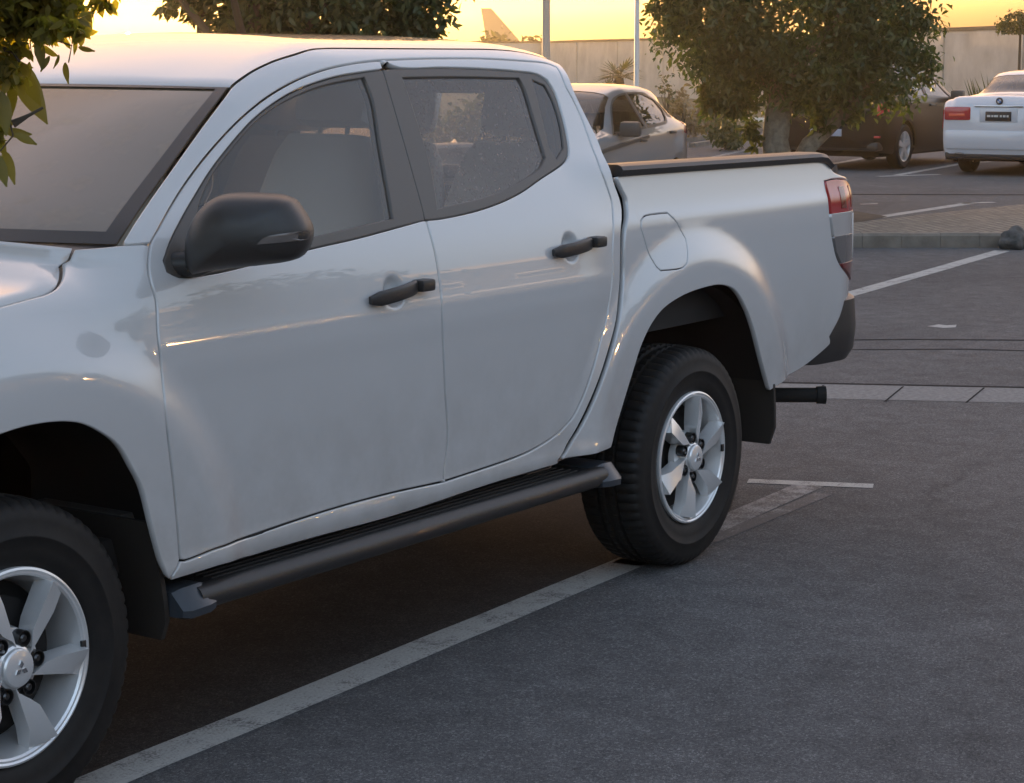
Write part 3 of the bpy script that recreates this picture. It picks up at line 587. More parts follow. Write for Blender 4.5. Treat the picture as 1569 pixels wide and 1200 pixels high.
bb.build('bed_box', M['bed'], TR, smooth=False)
tg = MB().box((4.335, .19, .70), (4.385, 1.61, 1.225), .016).build('tailgate', M['paint'], TR)
MB().box((4.325, .20, 1.228), (4.386, 1.60, 1.245), .012).build('tailgate_cap', M['black_plastic'], tg)
MB().box((4.386, .75, 1.05), (4.400, 1.05, 1.13), .006).build('tailgate_handle', M['black_plastic'], tg)
# back wall of the cab with its window
CW = [(z, x) for x, z in cabr]
def back_x(z):
    pts = sorted(CW)
    for a, b in zip(pts, pts[1:]):
        if a[0] <= z <= b[0]: return a[1]+(b[1]-a[1])*(z-a[0])/max(1e-6, b[0]-a[0])
    return pts[0][1] if z < pts[0][0] else pts[-1][1]
def bw(y, z, off=0.0):
    e = min(1, abs(y-.9)/.72); return (back_x(z)-.006+.035*(1-e**4)-off, y, z), (1, 0, 0)
yb = lambda z: F(2.53, z)[1]+.012 if z < sbreak(2.53) else F(2.53, z)[1]+.012
zs = [.62, .8, 1.0, 1.2, 1.3, 1.4, 1.5, 1.58, 1.63, 1.665]
lft = [(yb(z) if z < 1.6 else yb(1.59)+(z-1.59)*1.6, z) for z in zs]
outl_b = lft+[(WID-p[0], p[1]) for p in lft[::-1]]
win = [(.42, 1.30), (1.38, 1.30), (1.34, 1.58), (.46, 1.58)]
panel('cab_back', outl_b, M['paint'], TR, holes=[win], fn=bw, gap=0, lip=.002, depth=.01, grid=.08)
panel('rear_window', win, M['glass_fr'], TR, fn=lambda a, b, o: bw(a, b, .012-o), gap=-.01, lip=.001, depth=.003, grid=.08)

# rear bumper wrapping the corner, exhaust, mud flaps, running boards, chassis
bp = []
for k in range(9): a = k/8; bp.append((3.78+.42*a, .115-.045*a, 0))
for k in range(1, 9): a = rad(90*k/8); bp.append((4.20+.215*math.sin(a), .07+.20*(1-math.cos(a)), 0))
bp.append((4.44, .9, 0)); bp += [(p[0], WID-p[1], 0) for p in bp[::-1][1:]]
def bsec(t):
    u = min(t, 1-t)*2; e = sst(.0, .34, u); lo = .585-.02*e; hi = .60+.20*sst(.05, .42, u)
    return [(.045, lo+.0), (-.005, lo-.01), (-.030, lo+.03), (-.038, (lo+hi)/2), (-.030, hi-.012), (-.01, hi), (.045, hi)]
def sgn_sec(t): return [(-q[0]*1.0, q[1]) for q in bsec(t)]
MB().sweep(bp, sgn_sec).build('rear_bumper', M['black_plastic'], TR)
ex = MB(); e1 = Vector((4.12, .085, .43)); dv = Vector((.566, -.824, .0)); a0 = e1-dv*.36
ex.tube([a0+Vector((-.25, .02, .03)), a0, e1-dv*.035, e1-dv*.034, e1], [.028, .028, .028, .033, .034], 20, False); ex.lathe([(.0, -.06), (.026, -.06), (.027, 0), (.033, 0)], 20, 'y', (0, 0, 0))
q = Vector((0, 1, 0)).rotation_difference(dv).to_matrix(); nl = 20*4
ex.v[-nl:] = [tuple(q @ Vector(p)+e1) for p in ex.v[-nl:]]
ex.build('exhaust_pipe', M['dark'], TR)
for far in (False, True):
    Y = (lambda y: y) if not far else (lambda y: WID-y)
    for nm, x0, x1, zt, zb, ya, yb_ in (('mud_flap', 3.535, 3.585, .70, .325, .026, .33), ('mud_flap', .418, .478, .62, .318, .030, .36)):
        b = MB(); vs = []; K = 7
        for k in range(K):
            t = k/(K-1); x = x0+(x1-x0)*t+.012*math.sin(t*3); z = zt+(zb-zt)*t; rd_ = .02*max(0, (t-.93)/.07)
            vs += [(x, Y(ya+rd_-.004*math.sin(t*3)), z), (x, Y(yb_-rd_), z), (x+.014, Y(yb_-rd_), z), (x+.014, Y(ya+rd_-.004*math.sin(t*3)), z)]
        fs = [(k*4+i, k*4+(i+1) % 4, k*4+4+(i+1) % 4, k*4+4+i) for k in range(K-1) for i in range(4)]+[(0, 1, 2, 3), (4*K-4, 4*K-3, 4*K-2, 4*K-1)]
        b.add(vs, fs).build(nm, M['flap'], TR)
    # running board: tread plate, outer tube, end caps, brackets
    rb = tag(empty('running_board'), None); rb.parent = TR
    b = MB(); b.box((.53, min(Y(.03), Y(.18)), .405), (2.44, max(Y(.0), Y(.15)), .432), .008)
    for k in range(5):
        y0 = .048+.026*k; ya, yb2 = sorted((Y(y0), Y(y0+.008))); b.box((.66, ya, .4315), (2.32, yb2, .4355))
    b.build('tread_plate', M['black_plastic'], rb)
    pts = [(.56+1.84*k/12, Y(.014), .408) for k in range(13)]
    MB().sweep(pts, [(.031*math.cos(a), .032*math.sin(a)) for a in [2*math.pi*k/16 for k in range(16)]]).build('side_tube', M['black_plastic'], rb)
    for xa, xb, sg in ((.490, .605, 1), (2.365, 2.475, -1)):
        xo, xi = (xa, xb) if sg > 0 else (xb, xa)
        prof = [(-.026, .376), (-.028, .395), (.010, .444), (.15, .444), (.165, .43), (.165, .380), (-.0, .370)]
        vs = [(xo, Y(p[0]+.012), .40+(p[1]-.40)*.80) for p in prof]+[(xo+sg*.02, Y(p[0]), p[1]) for p in prof]+[(xi-sg*.03, Y(p[0]), p[1]+.002) for p in prof]+[(xi, Y(p[0]+.01), .405+(p[1]-.405)*.82) for p in prof]
        n = len(prof); fs = [(r*n+i, r*n+(i+1) % n, (r+1)*n+(i+1) % n, (r+1)*n+i) for r in range(3) for i in range(n)]+[tuple(range(n)), tuple(range(3*n, 4*n))]
        MB().add(vs, fs).build('end_cap', M['step_cap'], rb)
    for xx in (.76, 1.48, 2.20):
        MB().tube([(xx, Y(.02), .40), (xx, Y(.16), .41), (xx, Y(.30), .48)], .018, 8).build('bracket', M['chassis'], rb)
ch = MB()
for yy in (.42, 1.38): ch.box((-.5, yy-.05, .40), (4.2, yy+.05, .54), .01)
ch.box((.35, .16, .47), (2.35, 1.64, .56), .01); ch.box((-.45, .5, .45), (.5, 1.3, .95)); ch.box((2.5, .52, .56), (4.25, 1.28, .80)); ch.tube([(3, .2, .37), (3, 1.6, .37)], .05, 12); ch.tube([(0, .2, .37), (0, 1.6, .37)], .04, 12)
ch.lathe([(0, -.16), (.1, -.14), (.15, -.05), (.15, .05), (.1, .14), (0, .16)], 20, 'y', (3, .9, .37)); ch.box((1.2, .2, .36), (2.2, .38, .50), .02); ch.build('chassis', M['chassis'], TR)

# wheels
def tyre_mesh():
    P = [(.205, .045), (.216, .036), (.222, .026), (.240, .016), (.262, .0105), (.286, .008), (.289, .0055), (.293, .0055), (.296, .008), (.326, .010), (.345, .0155), (.357, .023), (.366, .036), (.3695, .056)]
    half = P+[(.371, .078), (.372, .090), (.361, .093), (.361, .100), (.3725, .103), (.3725, .118), (.362, .121)]
    prof = half+[(r, .262-y) for r, y in half[::-1]]
    n = 264; vs = []; fs = []; m = len(prof)
    for k in range(n):
        g = 2*math.pi*k/n; lo = (k % 4 == 0)
        for i, (r, y) in enumerate(prof):
            rr = r
            if lo and 11 <= i <= 15: rr = r-.007
            if lo and m-16 <= i <= m-12: rr = r-.007
            if (k+2) % 4 == 0 and r > .365 and 16 < i < m-17: rr = r-.006
            vs.append((rr*math.cos(g), y, rr*math.sin(g)))
    for k in range(n):
        for i in range(m-1): fs.append((k*m+i, k*m+i+1, ((k+1) % n)*m+i+1, ((k+1) % n)*m+i))
    return vs, fs
TV, TF = tyre_mesh()
def spoke(b, phi):
    def P(r, dg, y):
        a = phi+rad(dg); return (r*math.cos(a), y, r*math.sin(a))
    top = [P(.040, -32, .012), P(.060, -18, .012), P(.088, 1, .010), P(.112, 6, .001), P(.205, 5.5, -.004), P(.152, -12.5, .010), P(.203, -12.5, .026)]
    bot = [P(.044, -32, .055), P(.062, -17, .055), P(.090, 2, .055), P(.112, 7, .052), P(.205, 7, .050), P(.152, -14, .050), P(.205, -14.5, .050)]
    v = top+bot
    f = [(0, 1, 2, 3, 5), (3, 4, 5), (5, 4, 6), (1, 8, 9, 2), (2, 9, 10, 3), (3, 10, 11, 4), (4, 11, 13, 6), (6, 13, 12, 5), (5, 12, 7, 0)]
    b.add(v, f)
def wheel(cx, phase, far):
    r = tag(empty('wheel'), None); r.parent = TR
    def T(v):
        y = v[1]+.010; return (v[0]+cx, y if not far else WID-y, v[2]+.371)
    mesh('tyre', [T(v) for v in TV], [f[::-1] for f in TF] if not far else TF, M['rubber'], r, auto=40)
    b = MB(); b.lathe([(.2225, .030), (.2235, .020), (.222, .0145), (.217, .0125), (.2125, .0155), (.208, .0155), (.2035, .020), (.200, .034), (.192, .060), (.184, .10), (.188, .20)], 96)
    for k in range(6): spoke(b, phase+rad(60*k))
    b.lathe([(0, -.004), (.028, -.003), (.040, .000), (.0435, .004), (.0445, .012), (.050, .015), (.052, .034), (.085, .038), (.088, .060)], 48)
    b.v = [T(v) for v in b.v]; rim = b.build('rim', M['alloy'], r, auto=24)
    for k in range(6):
        g = MB()                                    # lug nuts in their wells, between the spokes
        a = phase+rad(60*k+11); c = (.066*math.cos(a), 0, .066*math.sin(a))
        g.lathe([(.0, .012), (.006, .012), (.0095, .016), (.0095, .028), (.0165, .028), (.0165, .012), (.0185, .012), (.0185, .05)], 18, 'y', c)
        g.v = [T(v) for v in g.v]; g.build('lug_nut', M['nut'], r)
    d = MB().lathe([(0, .075), (.15, .075), (.15, .095), (0, .095)], 40); d.lathe([(0, .11), (.183, .11)], 40); d.v = [T(v) for v in d.v]; d.build('brake_disc', M['dark'], r)
    e = MB()                                               # three diamonds on the hub cap
    for k in range(3):
        a = rad(90+120*k); u = Vector((math.cos(a), 0, math.sin(a))); w_ = Vector((-math.sin(a), 0, math.cos(a)))
        p = [u*.001, u*.010+w_*.0062, u*.020, u*.010-w_*.0062]; e.add([T((q.x, -.0065, q.z)) for q in p]+[T((q.x, -.0015, q.z)) for q in p], [(0, 1, 2, 3), (0, 4, 5, 1), (1, 5, 6, 2), (2, 6, 7, 3), (3, 7, 4, 0)])
    e.build('hub_emblem', M['chrome'], r, smooth=False)
    if not far:
        vb = MB().box((cx+.199, .022, .36), (cx+.212, .030, .385), .002); vb.build('balance_weight', M['nut'], r)
for far in (False, True):
    wheel(0.0, rad(-6), far); wheel(3.0, rad(22), far)

# side mirrors
def mirror(far):
    n = Vector((-.90, -.43, 0)).normalized(); p0 = Vector((.64, -.13, 1.2)); a = Vector((0, 0, 1)).cross(n).normalized(); u = Vector((0, 0, 1))
    px = [(284, 385), (287, 358), (296, 336), (309, 318), (326, 304), (345, 297.5), (388, 297), (430, 300.5), (448, 308), (461, 326), (471, 344), (474, 356), (472, 371), (466, 385), (452, 398), (407, 406), (357, 411), (319, 416), (296, 421), (286, 410)]
    pts = []
    for x, y in px:
        d = FW+RT*((x-784.5)/FOC)-UP*((y-600)/FOC); t = (p0-CAM).dot(n)/d.dot(n); q = CAM+d*t-p0; pts.append((q.dot(a), q.dot(u)))
    pts = curve(pts, .012); c = (sum(p[0] for p in pts)/len(pts), sum(p[1] for p in pts)/len(pts)); vs = []; fs = []; N = len(pts)
    prof = [(.80, -.075), (.95, -.068), (1.0, -.045), (1.0, -.01), (.985, .012), (.93, .034), (.83, .052), (.66, .068), (.45, .079), (.22, .085)]
    for k, h in prof:
        for p in pts: vs.append(p0+a*(c[0]+(p[0]-c[0])*k)+u*(c[1]+(p[1]-c[1])*k)+n*h)
    for i in range(len(prof)-1):
        for j in range(N): fs.append((i*N+j, i*N+(j+1) % N, (i+1)*N+(j+1) % N, (i+1)*N+j))
    fs += [tuple(range(N-1, -1, -1)), tuple(range((len(prof)-1)*N, len(prof)*N))]
    sm = tag(empty('side_mirror'), None); sm.parent = TR
    flip = (lambda v: v) if not far else (lambda v: Vector((v[0], WID-v[1], v[2])))
    b = MB().add([flip(Vector(v)) for v in vs], fs); b.build('mirror_housing', M['black_plastic'], sm, auto=50)
    arm = MB().tube([(.575, .07, 1.21), (.60, .01, 1.212), (.618, -.03, 1.225)], [.032, .030, .022], 14); arm.v = [flip(Vector(v)) for v in arm.v]; arm.build('mirror_arm', M['black_plastic'], sm)
    # turn signal strip, laid on the dome
    from mathutils.bvhtree import BVHTree
    T_ = BVHTree.FromPolygons([Vector(v) for v in vs], fs); ip = curve([(393, 375), (402, 366), (415, 361), (470, 353), (475, 357), (472, 367), (430, 372)], 4); top = []; low = []
    def put(x, y, o):
        d = (FW+RT*((x-784.5)/FOC)-UP*((y-600)/FOC)).normalized(); h = T_.ray_cast(CAM, d)
        if h[0] is None: return None
        return h[0]-d*o
    cx = (432, 364); ring1 = [put(x, y, .003) for x, y in ip]; ring0 = [put(x, y, -.004) for x, y in ip]; mid = [put(cx[0]+(x-cx[0])*.5, cx[1]+(y-cx[1])*.5, .004) for x, y in ip]
    if all(q is not None for q in ring1+mid+ring0):
        n_ = len(ip); v = ring0+ring1+mid; f = [(r*n_+i, r*n_+(i+1) % n_, (r+1)*n_+(i+1) % n_, (r+1)*n_+i) for r in range(2) for i in range(n_)]+[tuple(range(2*n_, 3*n_))]
        MB().add([flip(q) for q in v], f).build('turn_signal', M['lens_smoke2'], sm)
    gm = [p0+a*(c[0]+(p[0]-c[0])*.82)+u*(c[1]+(p[1]-c[1])*.82)-n*.077 for p in pts]
    mesh('mirror_glass', [flip(q) for q in gm], [tuple(range(N))], M['chrome'], sm, False)
M['lens_smoke2'] = mat('turn_signal_lens', (.14, .12, .11), .25, 0, .5)
mirror(False); mirror(True)

# cabin
def seat(x, y, rear=False):
    b = MB(); b.box((x-.50, y-.26, .72), (x+.05, y+.26, .90), .07)
    bk = MB(); bk.sweep([(0, 0, .60*k/11) for k in range(12)], lambda t: [(.25*math.copysign(abs(math.sin(a))**.5, math.sin(a))*(1 if t < .92 else .90), .065*math.copysign(abs(math.cos(a))**.6, math.cos(a))) for a in [2*math.pi*j/28 for j in range(28)]], up=Vector((1, 0, 0))); bk.v = [(v[0]*(1-.25*(v[2]/.6)**2), v[1]*(1-.34*(v[2]/.6)**3), v[2]) for v in bk.v]; ang = rad(16); R_ = Matrix.Rotation(ang, 3, 'Y'); zs_ = .84 if rear else .89
    b.add([tuple(R_ @ Vector(v)+Vector((x, y, zs_))) for v in bk.v], bk.f); s = b.build('seat', M['seat'], TR)
    h = MB(); h.box((-.05, -.135, .0), (.05, .135, .21), .048); tp = R_ @ Vector((0, 0, .63))+Vector((x, y, zs_))
    hh = MB().add([tuple(R_ @ Vector(v)+tp) for v in h.v], h.f)
    for dy in (-.05, .05): hh.tube([tp+R_ @ Vector((0, dy, -.07)), tp+R_ @ Vector((0, dy, .05))], .007, 8)
    hh.build('headrest', M['seat'], s)
seat(1.50, .47); seat(1.50, 1.33)
for yy in (.42, .90, 1.38): seat(2.36, yy, True)
db = MB(); db.sweep([(0.62, .16, 1.0), (.60, .9, 1.02), (.62, 1.64, 1.0)], [(-.22, .14), (-.15, .175), (0.0, .17), (.12, .13), (.17, .02), (.15, -.2), (-.22, -.2)][::1]); db.build('dashboard', M['dash'], TR)
db2 = MB().box((.70, .30, 1.12), (.90, .62, 1.20), .035); db2.build('instrument_hood', M['dash'], TR)
sw = MB(); cs = Vector((1.02, .46, 1.08)); nrm = Vector((.88, 0, .47)).normalized(); a_ = Vector((0, 1, 0)); b_ = nrm.cross(a_)
sw.tube([cs+(a_*math.cos(2*math.pi*k/36)+b_*math.sin(2*math.pi*k/36))*.185 for k in range(37)], .015, 8, False)
for g in (0, 120, 240): sw.tube([cs-nrm*.03, cs+(a_*math.sin(rad(g+60))+b_*math.cos(rad(g+60)))*.18], .016, 8)
sw.tube([cs-nrm*.03, cs-nrm*.30], .03, 10); sw.build('steering_wheel', M['dash'], TR)
hr = []
for i in range(16):
    x = 1.02+(2.46-1.02)*i/15; hr.append([Vector(roof_pt(x, j/8))+Vector((0, 0, -.035)) for j in range(17)])
grid_surf('headliner', hr, M['liner'], TR)
mv = MB().box((1.10, .80, 1.485), (1.13, 1.02, 1.545), .012); mv.tube([(1.12, .91, 1.54), (1.10, .91, 1.60)], .01, 8); mv.build('interior_mirror', M['black_plastic'], TR)
for far in (False, True):
    panel('door_card', [(.56, .56), (2.30, .56), (2.44, .80), (2.50, 1.18), (2.2, 1.215), (1.0, 1.165), (.56, 1.15)], M['dash'], TR, off=-.055, gap=0, lip=.001, depth=.003, far=far, smoothline=False, grid=.08)
    panel('pillar_trim', [(1.53, 1.20), (1.68, 1.20), (1.66, 1.62), (1.55, 1.62)], M['dash'], TR, off=-.045, gap=0, lip=.001, depth=.003, far=far, smoothline=False, grid=.05)
MB().box((.5, .2, .555), (2.5, 1.6, .60)).build('cabin_floor', M['dash'], TR)

# ------------------------------------------------------------------ ground, markings, kerbs
def sheet(name, pts, z, m, kind='structure', label=None, cat=None):
    z = z*.28 if 0 < z < .013 else z
    o = mesh(name, [(p[0], p[1], z) for p in pts], [tuple(range(len(pts)))], m, None, False)
    v = [Vector((p[0], p[1])) for p in pts]
    if area([(p.x, p.y) for p in v]) < 0: o.data.flip_normals()
    return tag(o, label, cat, None, kind)
def asphalt(name, c0, c1, seam=True):
    m = mat(name, c0, .85, spec=.10); n, l, b = nodes(m)
    g = noise(m, 420, 2, .7); vs_ = n.new('ShaderNodeTexVoronoi'); vs_.inputs['Scale'].default_value = 175; tc3 = n.new('ShaderNodeTexCoord'); l.new(tc3.outputs['Object'], vs_.inputs['Vector']); bw_ = n.new('ShaderNodeSeparateXYZ'); l.new(vs_.outputs['Color'], bw_.inputs[0]); big = noise(m, .55, 6, .62, dist=.4); mid = noise(m, 7, 4, .65)
    base = ramp(m, big.outputs[0], [(.30, c0), (.72, c1)]).outputs[0]
    c = mixc(m, .55, base, ramp(m, mid.outputs[0], [(.3, (.55, .55, .55)), (.7, (1.15, 1.15, 1.15))]).outputs[0], 'MULTIPLY')
    c = mixc(m, .85, c, ramp(m, g.outputs[0], [(.38, (.50, .50, .50)), (.50, (.97, .97, .97)), (.64, (1.6, 1.58, 1.55))]).outputs[0], 'MULTIPLY')
    c = mixc(m, .9, c, ramp(m, bw_.outputs[0], [(.0, (.62, .62, .62)), (.55, (.93, .93, .93)), (.88, (1.2, 1.19, 1.17)), (1.0, (1.75, 1.72, 1.68))]).outputs[0], 'MULTIPLY')
    st = noise(m, 1.7, 5, .7, dist=1.2); c = mixc(m, ramp(m, st.outputs[0], [(.60, (0, 0, 0)), (.78, (.45, .45, .45))]).outputs[0], c, tuple(k*.45 for k in c0))
    vo = n.new('ShaderNodeTexVoronoi'); vo.feature = 'DISTANCE_TO_EDGE'; vo.inputs['Scale'].default_value = .42; ds = noise(m, 1.4, 5, .65); tc2 = n.new('ShaderNodeTexCoord')
    va = n.new('ShaderNodeVectorMath'); va.operation = 'ADD'; sc_ = n.new('ShaderNodeVectorMath'); sc_.operation = 'SCALE'; sc_.inputs[3].default_value = .9; l.new(ds.outputs[1], sc_.inputs[0]); l.new(tc2.outputs['Object'], va.inputs[0]); l.new(sc_.outputs[0], va.inputs[1]); l.new(va.outputs[0], vo.inputs['Vector'])
    msk = noise(m, .31, 2, .5); k1 = ramp(m, vo.outputs[0], [(.004, (1, 1, 1)), (.012, (0, 0, 0))]); k2 = ramp(m, msk.outputs[0], [(.56, (0, 0, 0)), (.68, (.35, .35, .35))]); c = mixc(m, mixc(m, 1.0, k1.outputs[0], k2.outputs[0], 'MULTIPLY'), c, tuple(k*.3 for k in c0))
    oil = noise(m, 3.1, 3, .55); c = mixc(m, ramp(m, oil.outputs[0], [(.70, (0, 0, 0)), (.76, (.55, .55, .55))]).outputs[0], c, tuple(k*.4 for k in c0))
    l.new(c, b.inputs['Base Color']); bump(m, bw_.outputs[0], .45, .004); return m
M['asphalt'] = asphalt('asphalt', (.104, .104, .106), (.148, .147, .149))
M['asphalt_shade'] = asphalt('brown_shade_asphalt', (.046, .043, .041), (.070, .064, .061))  # darker brown copy: shade and warm bounce put into the colour
def paint_mat(name, col, under, amount):
    m = mat(name, col, .85, spec=.1); n, l, b = nodes(m); t = noise(m, 9, 6, .72); g = noise(m, 130, 3, .7)
    mx = mixc(m, .35, t.outputs[0], g.outputs[0]); r = ramp(m, mx, [(amount-.06, (0, 0, 0)), (amount+.07, (1, 1, 1))])
    c = mixc(m, r.outputs[0], under, col); c2 = mixc(m, .6, c, ramp(m, g.outputs[0], [(.3, (.6, .6, .6)), (.65, (1.1, 1.1, 1.1))]).outputs[0], 'MULTIPLY'); l.new(c2, b.inputs['Base Color']); return m
M['line'] = paint_mat('worn_line_paint', (.44, .43, .40), (.15, .14, .135), .42)
M['line_ghost'] = paint_mat('ghost_line_paint', (.30, .29, .28), (.15, .14, .135), .57)
M['line_faint'] = paint_mat('faint_line_paint', (.34, .33, .32), (.15, .14, .135), .50)
M['concrete'] = mat('concrete_gutter', (.22, .215, .21), .9, spec=.1); speckle(M['concrete'], 40, (.16, .155, .15), (.26, .255, .245))
M['kerb'] = mat('kerb_concrete', (.25, .22, .18), .85); t = speckle(M['kerb'], 5, (.12, .10, .078), (.21, .18, .145)); bump(M['kerb'], t.outputs[0], .4, .02)
sheet('ground', [(-130, -130), (440, -130), (440, 440), (-130, 440)], 0, M['asphalt'])
def G(*L): return [ground(*p) for p in L]
def strip_line(name, a, b, wd, z=.006, m='line', label=None):
    a = Vector(a[:2]); b = Vector(b[:2]); d = (b-a).normalized(); q = Vector((-d.y, d.x))*wd/2; n = max(2, int((b-a).length/.25)); L = []; R_ = []
    for k in range(n+1):
        p = a.lerp(b, k/n); j = random.uniform(-.006, .006); L.append(p+q*(1+j*8)); R_.append(p-q*(1-j*6))
    return sheet(name, [(p.x, p.y) for p in L+R_[::-1]], z, M[m])
sheet('parking_bay', [(-6, .20), (-6, 4.2), (4.42, 4.0), (4.40, .60), (3.6, .22), (0, .12)], .004, M['asphalt_shade'])  # bay toned down for the shade around and under the truck
p0, p1 = ground(196, 1180), ground(965, 862); dirx = (p1-p0).normalized()
strip_line('parking_line', p0-dirx*5.5, p1+dirx*.15, .125)
q0, q1 = ground(960, 866), ground(1240, 744); strip_line('parking_line', q0, q1,   .12, z=.006, m='line_faint')
t0, t1 = ground(1146, 737.5), ground(1338, 745.5); strip_line('parking_line', t0, t1, .085, z=.008)
strip_line('parking_line', ground(1085, 830), ground(1262, 757), .07, z=.0055, m='line_ghost')
strip_line('parking_line', ground(1296, 453), ground(1536, 384.5), .14)
strip_line('parking_line', ground(1345, 333), ground(1490, 311), .15); strip_line('parking_line', ground(1470, 312), ground(1522, 310), .13)
strip_line('parking_line', ground(1100, 282), ground(1325, 242.5), .14); strip_line('parking_line', ground(1375, 268.5), ground(1570, 234), .14); strip_line('parking_line', ground(1345, 270.5), ground(1440, 267.5), .14)
strip_line('parking_line', ground(1500, 250), ground(1580, 238), .14, m='line_faint')
strip_line('parking_line', ground(1000, 262), ground(1160, 226), .14, m='line_faint')
# gutter slabs across the lane, tar seams, scuffs
g0, g1 = ground(900, 595.5), ground(1900, 614.5); gd = (g1-g0).normalized()
sheet('gutter', G((700, 578), (2100, 606), (2100, 629), (700, 599)), .005, M['concrete'])
M['tar'] = mat('tar_seam', (.030, .030, .031), .9, spec=.03)
sheet('tar_seam', G((700, 575.5), (2100, 604), (2100, 606.3), (700, 577.7)), .007, M['tar'])
for k, px in enumerate((1128, 1262, 1384, 1508)):
    a = ground(px, 590+.0157*(px-1200)); b = ground(px-28, 613+.0157*(px-1200)); strip_line('slab_joint', a, b, .011, z=.009, m='tar')
sheet('tar_seam', G((1200, 297.2), (1900, 299.2), (1900, 300.4), (1200, 298.6)), .006, M['tar'])
sheet('tar_seam', G((1250, 521), (1400, 519.6), (1700, 522), (1700, 523.4), (1400, 521), (1250, 522.5)), .006, M['tar'])
sheet('tar_seam', G((1250, 535.8), (1480, 534.8), (1700, 541), (1700, 542), (1480, 536), (1250, 537)), .006, M['tar'])
sheet('paint_scuff', G((1421, 500.5), (1438, 497.5), (1450, 499), (1466, 498), (1464, 502), (1446, 503), (1430, 501.5)), .008, M['line'])
sheet('paint_scuff', G((1318, 312), (1345, 311), (1345, 313), (1318, 314)), .008, M['line_faint'])
# paved island with stone kerb
M['paver'] = mat('stone_pavers', (.19, .165, .135), .85); n_, l_, b_ = nodes(M['paver'])
br = n_.new('ShaderNodeTexBrick'); tc = n_.new('ShaderNodeTexCoord'); l_.new(tc.outputs['Object'], br.inputs['Vector']); br.inputs['Scale'].default_value = 3.2; br.inputs['Color1'].default_value = (.25, .215, .17, 1); br.inputs['Color2'].default_value = (.17, .145, .115, 1); br.inputs['Mortar'].default_value = (.07, .058, .045, 1); br.inputs['Mortar Size'].default_value = .035
nz = noise(M['paver'], 5, 5); l_.new(mixc(M['paver'], .6, br.outputs[0], ramp(M['paver'], nz.outputs[0], [(.3, (.6, .6, .6)), (.7, (1.15, 1.15, 1.1))]).outputs[0], 'MULTIPLY'), b_.inputs['Base Color']); bump(M['paver'], br.outputs[1], -.5, .02)
K0, K1 = ground(900, 381), ground(1740, 379); kd = (K1-K0).normalized(); kn = Vector((-kd.y, kd.x, 0)); kn = kn if kn.dot(FW) > 0 else -kn
kb = MB(); nst = 14
for k in range(nst):
    a = K0+kd*((K1-K0).length*k/nst+.0015); b = K0+kd*((K1-K0).length*(k+1)/nst-.0015); vs = []
    for p in (a, b):
        for o, z in ((0, -.05), (.012, .105), (.035, .128), (.16, .130), (.16, -.05)): vs.append(p+kn*o+Vector((0, 0, z+random.uniform(-.003, .003))))
    kb.add(vs, [(0, 5, 6, 1), (1, 6, 7, 2), (2, 7, 8, 3), (3, 8, 9, 4), (0, 1, 2, 3, 4), (9, 8, 7, 6, 5)])
tag(kb.build('kerb', M['kerb'], None, auto=20), None, None, None, 'structure')
pav = [K0+kn*.17, K1+kn*.17, ground(1740, 296, .125), ground(1569, 313, .125), ground(1430, 327, .125), ground(1310, 341, .125), ground(900, 372, .125)]
sheet('paved_island', [(p.x, p.y) for p in pav], .126, M['paver'])
M['soil'] = mat('dark_soil', (.03, .026, .02), .95); speckle(M['soil'], 8, (.018, .016, .012), (.06, .05, .035))
sheet('planting_bed', G((1000, 352), (1308, 342.5), (1360, 332), (1312, 324), (1000, 330)), .01, M['soil'])
M['grass'] = mat('dry_grass', (.09, .085, .04), .95); t = speckle(M['grass'], 3, (.045, .055, .022), (.13, .11, .055))
sheet('grass_verge', G((600, 205), (1056, 204), (1165, 201), (1280, 196), (1280, 176), (600, 176)), .02, M['grass'])
sheet('grass_verge', G((600, 175), (1900, 175), (1900, 118), (600, 118)), .015, M['grass'])
st = MB()
for (xa, ya, xb, yb2) in ((1040, 219, 1165, 202), (1060, 226, 1160, 209)):
    a, b = ground(xa, ya), ground(xb, yb2); st.sweep([a, b], [(-.07, 0), (.07, 0), (.06, .08), (-.06, .08)])
tag(st.build('kerb', M['kerb']), None, None, None, 'structure')
lw = MB(); a, b = away(1030, 59), away(1290, 56); lw.sweep([a, b], [(-.2, 0), (.2, 0), (.2, .11), (-.2, .11)]); M['white'] = mat('white_render', (.72, .68, .60), .8)
tag(lw.build('low_wall', M['white']), 'low white kerb wall edging the grass behind the silver hatchback', 'low wall')
# stone at the end of the kerb
rk = bmesh.new(); bmesh.ops.create_icosphere(rk, subdivisions=3, radius=1)
for v in rk.verts:
    d = 1+.22*math.sin(v.co.x*3.1+1)*math.cos(v.co.y*2.7)+.10*math.sin(v.co.z*6+v.co.x*5); v.co = Vector((v.co.x*.16, v.co.y*.12, v.co.z*.115))*d
me = bpy.data.meshes.new('rock'); rk.to_mesh(me); rk.free(); me.polygons.foreach_set('use_smooth', [True]*len(me.polygons)); M['rock'] = mat('dark_stone', (.07, .065, .06), .9); speckle(M['rock'], 9, (.03, .03, .028), (.14, .135, .125)); me.materials.append(M['rock'])
ro = link(bpy.data.objects.new('rock', me)); ro.location = ground(1552, 381)+Vector((0, 0, .07)); ro.location += kn*(-.02); tag(ro, 'dark rough stone lying against the kerb at the right edge', 'rock')
